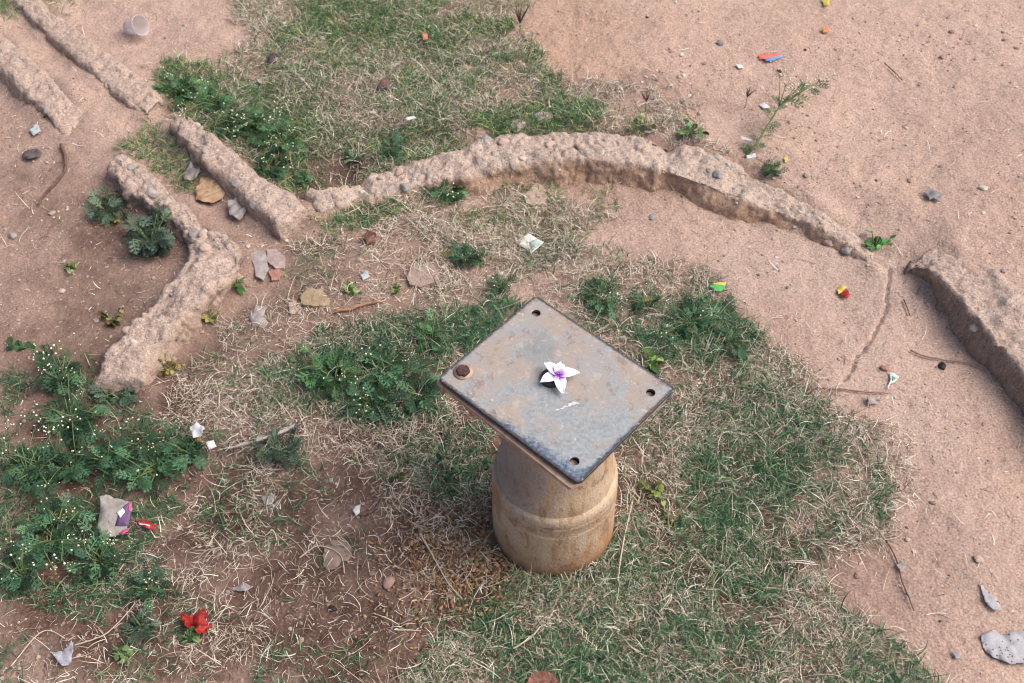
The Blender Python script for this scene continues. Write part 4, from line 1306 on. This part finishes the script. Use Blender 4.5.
# flat stones
LATER = []
scrap('flat_stone', [(407, 280), (411, 270), (420, 262), (428, 264), (438, 272), (441, 278), (434, 286), (420, 290), (410, 287)], m_stone, 'flat brown angular stone left of the plate, largest inside the ring', 'stone', .008, .0015, -.002, bevel=.0015, seed=2, group='flat stones')
scrap('flat_stone', [(523, 199), (530, 192), (536, 186), (543, 190), (547, 200), (543, 207), (534, 209), (526, 206)], m_stone2, 'pale tan stone with a pointed top near the ring wall', 'stone', .009, .0015, -.002, bevel=.0015, seed=3, group='flat stones')
scrap('flat_stone', [(300, 300), (308, 292), (322, 291), (331, 303), (329, 308), (314, 309), (303, 307)], mm('mossy_stone', (.27, .195, .115), (.34, .26, .165), 60, .9, .001), 'mustard tan stone in the bare soil at left', 'stone', .007, .002, -.002, bevel=.0012, seed=4, group='flat stones')
scrap('flat_stone', [(289, 304), (296, 302), (302, 309), (300, 316), (290, 315)], m_stone2, 'small grey tan chip left of the mustard stone', 'stone', .004, .001, -.001, bevel=.001, seed=5, group='flat stones')
scrap('flat_stone', [(268, 252), (277, 252), (286, 260), (285, 270), (276, 271), (268, 264)], mm('pinkish_stone', (.30, .225, .205), (.38, .295, .27), 60, .9, .001), 'pale pinkish stone near the bend of the kerb', 'stone', .007, .0015, -.001, bevel=.001, seed=6, group='flat stones')
scrap('flat_stone', [(251, 255), (259, 252), (266, 254), (269, 270), (264, 282), (256, 278)], m_grey, 'grey upright slate piece beside the bend of the kerb', 'stone', .004, .001, .0, bevel=.0008, seed=7, group='flat stones')
scrap('brick_chip', [(269, 274), (278, 270), (283, 274), (280, 282), (272, 283)], m_brick, 'reddish brick chip under the pale pinkish stone', 'brick chip', .007, .001, -.001, bevel=.001, seed=8)
scrap('dry_leaf', [(250, 315), (258, 306), (267, 306), (264, 316), (271, 327), (262, 334), (252, 330)], m_grey, 'pale grey torn leaf on soil inside the bent kerb', 'leaf', .0006, .002, .002, seed=9)
LATER.append(((516, 125), 0.0217, 'grey stone behind the ring wall, left one of a pair'))
LATER.append(((545, 119), 0.0250, 'pale grey stone behind the ring wall, right one of a pair'))
LATER.append(((648, 130), 0.0185, 'small flat chip lying behind the ring wall centre'))
LATER.append(((266, 81), 0.0250, 'pale stone at left edge of the far grass'))
LATER.append(((264, 115), 0.0163, 'dull grey stone among the weeds behind the long kerb'))
LATER.append(((439, 226), 0.0196, 'small grey stone in dry grass inside the ring'))
# notched disc-like dead leaf
scrap('dry_leaf', [(323, 556), (325, 547), (333, 541), (343, 541), (350, 546), (352, 555), (348, 562), (342, 561), (340, 565), (337, 570), (328, 571), (323, 566)], mm('drab_leaf', (.21, .15, .115), (.28, .21, .165), 60, .8, .001), 'round drab brown dead leaf with a notch, on dark soil', 'leaf', .0012, .001, .003, seed=16)
scrap('dry_leaf', [(196, 190), (201, 179), (211, 177), (221, 181), (227, 190), (222, 200), (213, 204), (203, 203), (196, 200)], m_brownleaf, 'large round golden brown dry leaf between two kerbs', 'leaf', .0009, .003, .008, seed=17,
      parts=[('vein', [(198, 199), (199, 201), (226, 189), (225, 188)], m_vein, .0004), ('vein', [(208, 195), (209, 195), (213, 181), (212, 181)], m_vein, .0004), ('vein', [(215, 192), (216, 192), (221, 184), (220, 183)], m_vein, .0004)])
scrap('dry_leaf', [(980, 636), (990, 632), (1003, 636), (1018, 632), (1045, 640), (1050, 652), (1030, 664), (1010, 665), (992, 658), (983, 648)], m_greyd, 'large grey leaf with black specks at lower right edge', 'leaf', .0009, .0022, .004, seed=18)
scrap('dry_leaf', [(979, 583), (986, 590), (996, 600), (1001, 612), (992, 610), (984, 602)], m_greyd, 'narrow grey speckled leaf above the large speckled leaf', 'leaf', .0008, .002, .004, seed=19)
scrap('dry_leaf', [(925, 192), (930, 189), (943, 195), (938, 203), (933, 199), (929, 202)], mm('slate_leaf', (.17, .155, .16), (.24, .22, .22), 60, .8, .001), 'curled slate grey leaf on bare soil beyond the right kerb', 'leaf', .001, .003, .006, seed=20)
scrap('dry_leaf', [(22, 157), (28, 151), (36, 149), (43, 154), (38, 159), (28, 161)], mm('dark_leaf', (.07, .055, .06), (.12, .1, .1), 60, .7, .001), 'curled dark leaf on soil left of the brown root', 'leaf', .001, .003, .004, seed=21)
scrap('dry_leaf', [(362, 238), (368, 231), (377, 236), (376, 244), (367, 245)], mm('redbrown_leaf', (.11, .05, .03), (.18, .09, .06), 60, .7, .001), 'curled red brown leaf in the dry grass inside the ring', 'leaf', .0012, .004, .004, seed=22)
scrap('dry_leaf', [(378, 84), (385, 79), (391, 82), (388, 88), (380, 88)], mm('plum_leaf', (.10, .055, .05), (.15, .09, .08), 60, .7, .001), 'small dark red leaf in the far grass', 'leaf', .001, .003, .012, seed=23)
scrap('dry_leaf', [(268, 58), (274, 53), (279, 56), (276, 62), (270, 64)], mm('black_leaf', (.05, .035, .04), (.08, .06, .06), 60, .7, .001), 'blackish leaf at the left of far grass', 'leaf', .001, .003, .008, seed=24)
# paper and plastic
scrap('paper_label', [(515, 241), (528, 234), (544, 243), (531, 253)], mm('printed_paper', (.60, .60, .56), (.72, .70, .66), 60, .7, 0), 'folded whitish printed label lying in dry grass behind the plate', 'paper', .0006, .0012, .012, (.1, .1), seed=25,
      parts=[('printed_panel', [(529, 243), (536, 240), (543, 244), (532, 251)], mm('pale_green_print', (.30, .40, .36), (.46, .52, .46), 90, .7, 0), .0003), ('printed_panel', [(517, 241), (525, 237), (527, 239), (520, 243)], mm('tan_print', (.52, .46, .36), (.58, .52, .42), 60, .7, 0), .0003)])
scrap('plastic_scrap', [(709, 286), (717, 284), (725, 287), (721, 292), (716, 292)], m_green, 'green plastic triangle with yellow edge on the grass', 'plastic scrap', .0006, .001, .008, seed=26, parts=[('yellow_edge', [(711, 284.5), (718, 283), (726, 282.5), (725, 286), (718, 285.5)], m_yel, .0003)])
scrap('plastic_scrap', [(838, 290), (843, 288), (848, 291), (850, 297), (846, 300), (841, 297)], m_red, 'crumpled red and yellow wrapper scrap on the bare floor', 'wrapper', .0006, .003, .003, seed=27, parts=[('yellow_part', [(837, 290), (841, 287), (846, 289), (841, 293), (838, 295)], m_yel, .0006)])
scrap('plastic_scrap', [(758, 56), (766, 54), (783, 54), (781, 57), (768, 59), (760, 60)], mm('red_plastic', (.58, .13, .09), (.64, .18, .13), 60, .5, 0), 'red and blue plastic strip on bare soil at the far right', 'plastic scrap', .0006, .001, .003, seed=28, parts=[('blue_part', [(765, 59), (775, 57.5), (783, 54.5), (782, 57), (774, 61), (765, 62)], m_blue, .0002)])
scrap('paper_scrap', [(889, 373), (895, 375), (899, 378), (894, 383), (890, 385), (888, 391), (887, 388), (890, 380)], m_white, 'white torn paper with green print on floor near the crack', 'paper', .0006, .002, .003, seed=29, parts=[('green_print', [(892, 377), (896, 379), (892, 382)], mm('leaf_green_print', (.05, .30, .16), (.08, .36, .2), 60, .6, 0), .0003)])
scrap('torn_packet', [(100, 498), (107, 496), (117, 500), (131, 503), (133, 510), (126, 530), (121, 534), (110, 536), (97, 531)], m_silver, 'torn silver packet with purple and magenta corner among weeds', 'packet', .0006, .0022, .022, (.05, .12), seed=30,
      parts=[('purple_panel', [(121, 511), (131, 504), (132, 511), (128, 526), (115, 526)], m_pur, .0008), ('magenta_strip', [(130, 503), (133, 504), (132, 512), (129.5, 513)], m_mag, .0014), ('magenta_strip', [(119, 534), (128, 528), (129.5, 530), (123, 536)], m_mag, .0014), ('white_patch', [(117, 514), (124, 510), (126, 513), (121, 519)], m_white, .0018)])
scrap('red_wrapper', [(136, 523), (146, 521), (157, 526), (154, 530), (145, 529)], m_red, 'thin red wrapper right of the torn silver packet', 'wrapper', .0006, .003, .014, seed=31, parts=[('white_stripe', [(139, 524), (151, 526.5), (150, 528), (140, 526)], m_white, .0006)])
rp = scrap('red_packet', [(182, 614), (190, 618), (197, 616), (206, 613), (210, 618), (207, 622), (214, 627), (208, 636), (200, 638), (193, 632), (187, 630), (183, 622)], m_red, 'crumpled bright red packet on dark soil at lower left', 'packet', .0008, .010, .004, seed=32, sub=4, smooth=False)
scrap('paper_scrap', [(190, 428), (198, 425), (206, 431), (202, 437), (193, 438)], m_white, 'crumpled white paper above the smaller white scrap in weeds', 'paper', .0008, .005, .035, seed=33)
scrap('paper_scrap', [(206, 444), (214, 441), (217, 447), (209, 450)], m_white, 'small white paper scrap under the crumpled one', 'paper', .0006, .002, .02, seed=34)
scrap('paper_scrap', [(262, 497), (270, 493), (277, 497), (270, 507), (264, 504)], m_grey, 'small grey paper square on soil at lower left', 'paper', .0006, .001, .004, seed=35)
scrap('paper_scrap', [(353, 512), (357, 507), (361, 505), (360, 513), (356, 516)], m_white, 'small white folded scrap left of the post', 'paper', .0006, .003, .006, seed=36)
scrap('plastic_film', [(52, 654), (64, 652), (72, 641), (75, 652), (72, 664), (64, 668)], mm('clear_film', (.42, .42, .46), (.55, .55, .6), 60, .3, .001, trans=.4), 'crumpled translucent plastic film at the lower left corner', 'plastic film', .0006, .006, .006, seed=37)
scrap('plastic_film', [(183, 176), (192, 165), (197, 172), (204, 173), (196, 181), (185, 182)], mm('clear_film', (.36, .31, .29), (.47, .42, .40), 60, .3, .001, trans=.4), 'crumpled pale film above the round brown leaf', 'plastic film', .0006, .006, .006, seed=38)
scrap('plastic_film', [(228, 205), (240, 200), (247, 212), (240, 222), (230, 216)], mm('grey_film', (.28, .245, .235), (.36, .32, .31), 60, .4, .001), 'grey crumpled film right of the round brown leaf', 'plastic film', .0006, .006, .004, seed=39)
scrap('paper_scrap', [(360, 275), (366, 270), (370, 277), (363, 281)], mm('bluish_chip', (.36, .40, .44), (.45, .5, .52), 60, .6, 0), 'small bluish chip on soil left of the flat brown stone', 'paper', .0012, .001, .003, seed=40)
scrap('paper_scrap', [(759, 105), (764, 103), (770, 108), (763, 109)], m_white, 'tiny white triangle beside the tall sprig', 'paper', .0006, .001, .003, seed=41)
scrap('paper_scrap', [(740, 136), (750, 139), (752, 142), (742, 140)], m_white, 'tiny white strip at the tall sprig, further of two', 'paper', .001, .001, .02, seed=42)
scrap('paper_scrap', [(746, 156), (755, 154), (756, 158), (747, 159)], m_white, 'tiny white strip on the foot of the tall sprig', 'paper', .001, .001, .03, seed=43)
scrap('paper_scrap', [(735, 66), (740, 64), (744, 68), (739, 69)], m_white, 'tiny white curled scrap below the grey pebble', 'paper', .0006, .002, .003, seed=44)
scrap('plastic_scrap', [(783, 158), (787, 157), (788, 161), (785, 163)], m_yel, 'tiny yellow scrap right of the low weed by the sprig', 'plastic scrap', .0006, .001, .003, seed=45)
scrap('plastic_scrap', [(822, 0), (829, -4), (829, 6), (824, 7)], mm('olive_leaf', (.42, .34, .04), (.5, .42, .08), 60, .6, 0), 'small olive yellow leaf at the top edge', 'leaf', .0008, .002, .004, seed=46)
scrap('plastic_scrap', [(822, 29), (828, 29), (829, 33), (823, 33)], mm('orange_scrap', (.5, .16, .05), (.6, .22, .07), 60, .6, 0), 'small orange scrap under the olive leaf', 'plastic scrap', .001, .002, .003, seed=47)
scrap('plastic_scrap', [(422, 36), (427, 35), (428, 40), (423, 41)], mm('orange_cap', (.45, .16, .09), (.52, .2, .12), 60, .5, 0), 'small orange red bit on the far grass', 'plastic scrap', .004, .001, .018, seed=48)
scrap('paper_scrap', [(405, 119), (414, 116), (416, 118), (407, 121)], m_white, 'tiny white sliver in far grass above ring wall', 'paper', .001, .001, .022, seed=49)
scrap('paper_scrap', [(30, 131), (38, 126), (42, 133), (34, 137)], mm('teal_scrap', (.32, .38, .38), (.42, .46, .45), 60, .6, 0), 'grey teal scrap above the curled dark leaf', 'paper', .001, .003, .004, seed=50)
scrap('paper_scrap', [(866, 399), (874, 397), (880, 402), (876, 406), (868, 406)], m_grey, 'crumpled grey paper bit at the lawn edge under the straw', 'paper', .0008, .004, .003, seed=51)
scrap('paper_scrap', [(896, 566), (901, 561), (905, 567), (901, 573)], m_grey, 'small grey scrap on the thin twig at right', 'paper', .0008, .002, .004, seed=52)
scrap('paper_scrap', [(951, 653), (957, 652), (961, 658), (956, 660)], m_grey, 'small grey scrap left of large speckled leaf', 'paper', .0008, .002, .003, seed=53)
scrap('paper_scrap', [(232, 589), (243, 584), (254, 588), (246, 593), (238, 592)], m_grey, 'thin grey paper right of the red packet', 'paper', .0008, .003, .003, seed=54)
scrap('brick_chip', [(527, 681), (538, 674), (552, 676), (558, 684), (550, 690), (530, 690)], mm('dark_brick', (.19, .075, .055), (.27, .12, .09), 100, .9, .001), 'red brick piece at the bottom edge in the grass', 'brick chip', .010, .002, .0, bevel=.002, seed=55)

# pebbles
m_st_pink = mm('pinkish_pebble', (.30, .18, .14), (.40, .26, .21), 90, .85)
def peb(px, r, mat, label, **k):
    b_ = gpt(*px); return pebble('pebble', b_ + Vector((0, 0, r * .3)), r, mat, int(px[0] + px[1]), label=label, cat='pebble', group='loose pebbles', **k)
peb((720, 44), .010, M_st[1], 'blue grey pebble on bare soil at far right')
peb((983, 189), .0075, M_st[2], 'whitish pebble on bare soil beyond the right kerb', stretch=1.3)
peb((389, 582), .0095, m_st_pink, 'pinkish oval pebble in dry grass left of the post', stretch=1.4, rz=1.2)
peb((333, 609), .006, m_black, 'small black lump at the bottom left of the post')
peb((942, 367), .0075, m_black, 'black lump in the twig litter near the right kerb', stretch=1.2)
peb((885, 369), .007, m_brick, 'brown pebble beside the white and green paper', stretch=1.2)
peb((942, 58), .006, m_brick, 'red brown pebble on far bare soil')
peb((807, 176), .007, M_st[0], 'grey pebble at back of the low right end of ring wall')
peb((500, 275), .008, M_st[2], 'white pebble by the small weed behind the plate')
peb((285, 25), .009, M_st[2], 'white pebble at the upper left of the far grass')
peb((321, 41), .011, M_st[0], 'grey pebble in the far grass')
peb((13, 237), .009, M_st[1], 'dark grey pebble at left edge on bare soil')
peb((248, 247), .006, M_st[2], 'tiny white pebble on the corner of the bent kerb')
peb((805, 50), .004, m_black, 'tiny dark pebble above the tall sprig')
peb((978, 560), .008, M_st[3], 'dull pebble on the floor at right')

for k, (px_, r_, lb) in enumerate(LATER):
    pebble('stone', gpt(*px_) + Vector((0, 0, r_ * .05)), r_ * .85, mm('dusty_stone', (.31, .25, .215), (.41, .345, .30), 50, .9), 300 + k, flat=.26, stretch=1.15, label=lb, cat='stone', group='flat stones')

# sticks, roots and straws
def stick(name, pts, r0, r1, mat, label, cat='stick', lift=.004, group='sticks and twigs'):
    P_ = [gpt(*p) for p in pts]; base = P_[0].copy()
    n_ = 24; out = []
    for i in range(n_ + 1):
        k = i / n_ * (len(P_) - 1.0001); j = int(k); f_ = k - j
        p0, p1, p2, p3 = P_[max(j - 1, 0)], P_[j], P_[j + 1], P_[min(j + 2, len(P_) - 1)]
        q = .5 * ((2 * p1) + (p2 - p0) * f_ + (2 * p0 - 5 * p1 + 4 * p2 - p3) * f_ * f_ + (3 * p1 - p0 - 3 * p2 + p3) * f_ ** 3)
        q = q - base; q.z = float(hgrid(q.x + base.x, q.y + base.y)) - base.z + lift + (r0 + (r1 - r0) * i / n_) * .8; out.append(q)
    rad = [(r0 + (r1 - r0) * i / n_) * random.uniform(.85, 1.15) for i in range(n_ + 1)]
    V, Fq = tube(out, rad, 7)
    o = mesh_np(name, np.array([tuple(v) for v in V]), Fq, mat); o.location = base
    return tag(o, label, cat, group)


m_bark = mm('brown_bark', (.10, .055, .045), (.16, .095, .075), 120, .8, .001)
m_pale = mm('bleached_stick', (.38, .33, .31), (.50, .45, .42), 90, .8, .001)
m_straw = mm('straw_stalk', (.42, .34, .25), (.55, .46, .35), 90, .7, 0)
m_red2 = mm('reddish_twig', (.22, .12, .085), (.30, .18, .13), 90, .8, 0)
stick('bent_root', [(62, 147), (66, 158), (66, 172), (56, 186), (46, 196), (39, 207)], .0042, .0018, m_bark, 'curved dark brown root on soil at left')
stick('dry_stick', [(229, 453), (252, 447), (275, 440), (302, 429)], .0016, .0042, m_pale, 'bleached grey stick above the grey weed', lift=.012)
stick('straw_stalk', [(76, 647), (105, 637), (122, 622), (136, 605)], .0011, .0008, m_straw, 'long pale straw leading from the plastic film', lift=.006)
stick('straw_stalk', [(12, 668), (35, 640), (50, 632), (66, 640)], .0011, .0008, m_straw, 'bent straw at the lower left corner', lift=.005)
stick('twig', [(885, 542), (895, 560), (902, 585), (913, 612)], .0015, .0009, m_bark, 'thin dark twig at the right edge of lawn')
stick('twig', [(822, 390), (850, 392), (870, 394), (888, 395)], .0018, .0012, m_red2, 'straight reddish twig at the lawn edge near white and green paper')
stick('twig', [(903, 301), (906, 308), (909, 317)], .0014, .001, m_bark, 'short dark twig by the right kerb')
stick('twig', [(884, 65), (893, 73), (902, 82)], .0016, .001, m_bark, 'short thin twig on far bare soil')
stick('dead_stem', [(336, 313), (352, 311), (366, 306), (384, 303)], .003, .0024, mm('orange_stem', (.30, .15, .075), (.38, .21, .12), 90, .8, 0), 'orange brown stalk on soil below the bluish chip')
stick('dead_stem', [(361, 517), (370, 514), (380, 506), (382, 496)], .004, .002, m_bark, 'dark curved stem left of the dark broadleaf plant')
stick('straw_stalk', [(617, 585), (620, 562), (625, 535), (632, 505)], .0016, .001, m_straw, 'upright pale straw right of the post base', lift=.012)
stick('straw_stalk', [(513, 652), (520, 648), (532, 640), (540, 630)], .0014, .001, m_straw, 'pale straw in the grass below the post', lift=.012)
stick('straw_stalk', [(420, 536), (434, 560), (448, 585), (462, 601)], .0014, .0009, m_straw, 'straight straw across the seed husks', lift=.008)
stick('straw_stalk', [(300, 560), (318, 548), (340, 556), (345, 575)], .0012, .0009, m_straw, 'curled straw over the notched leaf', lift=.006)
stick('twig', [(910, 352), (925, 358), (945, 362), (970, 365), (985, 372)], .0018, .001, m_red2, 'loose line of twig litter near right kerb')


# ------------------------------------------------------------------ plastic cup
cb = gpt(138, 36)
cupV, cupF = lathe([(.0, .0015), (.015, .0015), (.0165, .004), (.018, .02), (.0205, .040), (.0225, .050), (.0235, .051), (.0230, .0515), (.0218, .050), (.0198, .040), (.0174, .02), (.0155, .005), (.0, .0035)], 40)
tc = NT('frosted_plastic'); tc.done((.86, .84, .86), .35, None, .5); tc.b.inputs['Transmission Weight'].default_value = .75; tc.b.inputs['IOR'].default_value = 1.3
cup = empty('plastic_cup', cb + Vector((0, 0, .021)), 0, 'small frosted plastic cup lying on its side on far left soil', 'cup')
cm = mesh_np('cup_body', cupV, cupF, tc.m, cup)
rv, rf = lathe([(.0228, .0495), (.0243, .0500), (.0246, .0512), (.0240, .0522), (.0228, .0518)], 40)
rm = mesh_np('rim', rv, rf, tc.m, cm)
cup.rotation_euler = (R_(64), 0, R_(62)); cup.location = cb + Vector((-.022, .010, .016))

# ------------------------------------------------------------------ camera, light, render
cam = bpy.data.cameras.new('camera'); co = bpy.data.objects.new('camera', cam); COL.objects.link(co)
cam.sensor_width = 36; cam.lens = 36 * FPX / 1024
co.location = (0, 0, CAMH); co.rotation_euler = (math.pi / 2 - PITCH, 0, 0)
cam.clip_start = .05; cam.clip_end = 1000
cam.dof.use_dof = True; cam.dof.focus_distance = 1.56; cam.dof.aperture_fstop = 8.5
scene.camera = co
scene.render.engine = "CYCLES"
scene.cycles.filter_width = 1.05

SUN_EL, SUN_AZ = R_(52), R_(92)        # azimuth clockwise from +Y
w = bpy.data.worlds.new('World'); scene.world = w; w.use_nodes = True
nt = w.node_tree; bg = nt.nodes['Background']
sky = nt.nodes.new('ShaderNodeTexSky'); sky.sky_type = 'NISHITA'; sky.sun_disc = False
sky.sun_elevation = SUN_EL; sky.sun_rotation = SUN_AZ
sky.air_density = .8; sky.dust_density = 6; sky.ozone_density = .6
nt.links.new(sky.outputs[0], bg.inputs['Color']); bg.inputs['Strength'].default_value = .115
sl = bpy.data.lights.new('sun', 'SUN'); so = bpy.data.objects.new('sun', sl); COL.objects.link(so)
sl.energy = 1.35; sl.angle = R_(48); sl.color = (1, .985, .97)
d = Vector((math.sin(SUN_AZ) * math.cos(SUN_EL), math.cos(SUN_AZ) * math.cos(SUN_EL), math.sin(SUN_EL)))
so.rotation_euler = (-d).to_track_quat('-Z', 'Y').to_euler(); so.location = (0, 0, 5)

vs = scene.view_settings
vs.view_transform = 'Standard'; vs.look = 'None'; vs.gamma = 1; vs.use_curve_mapping = False; vs.exposure = .73
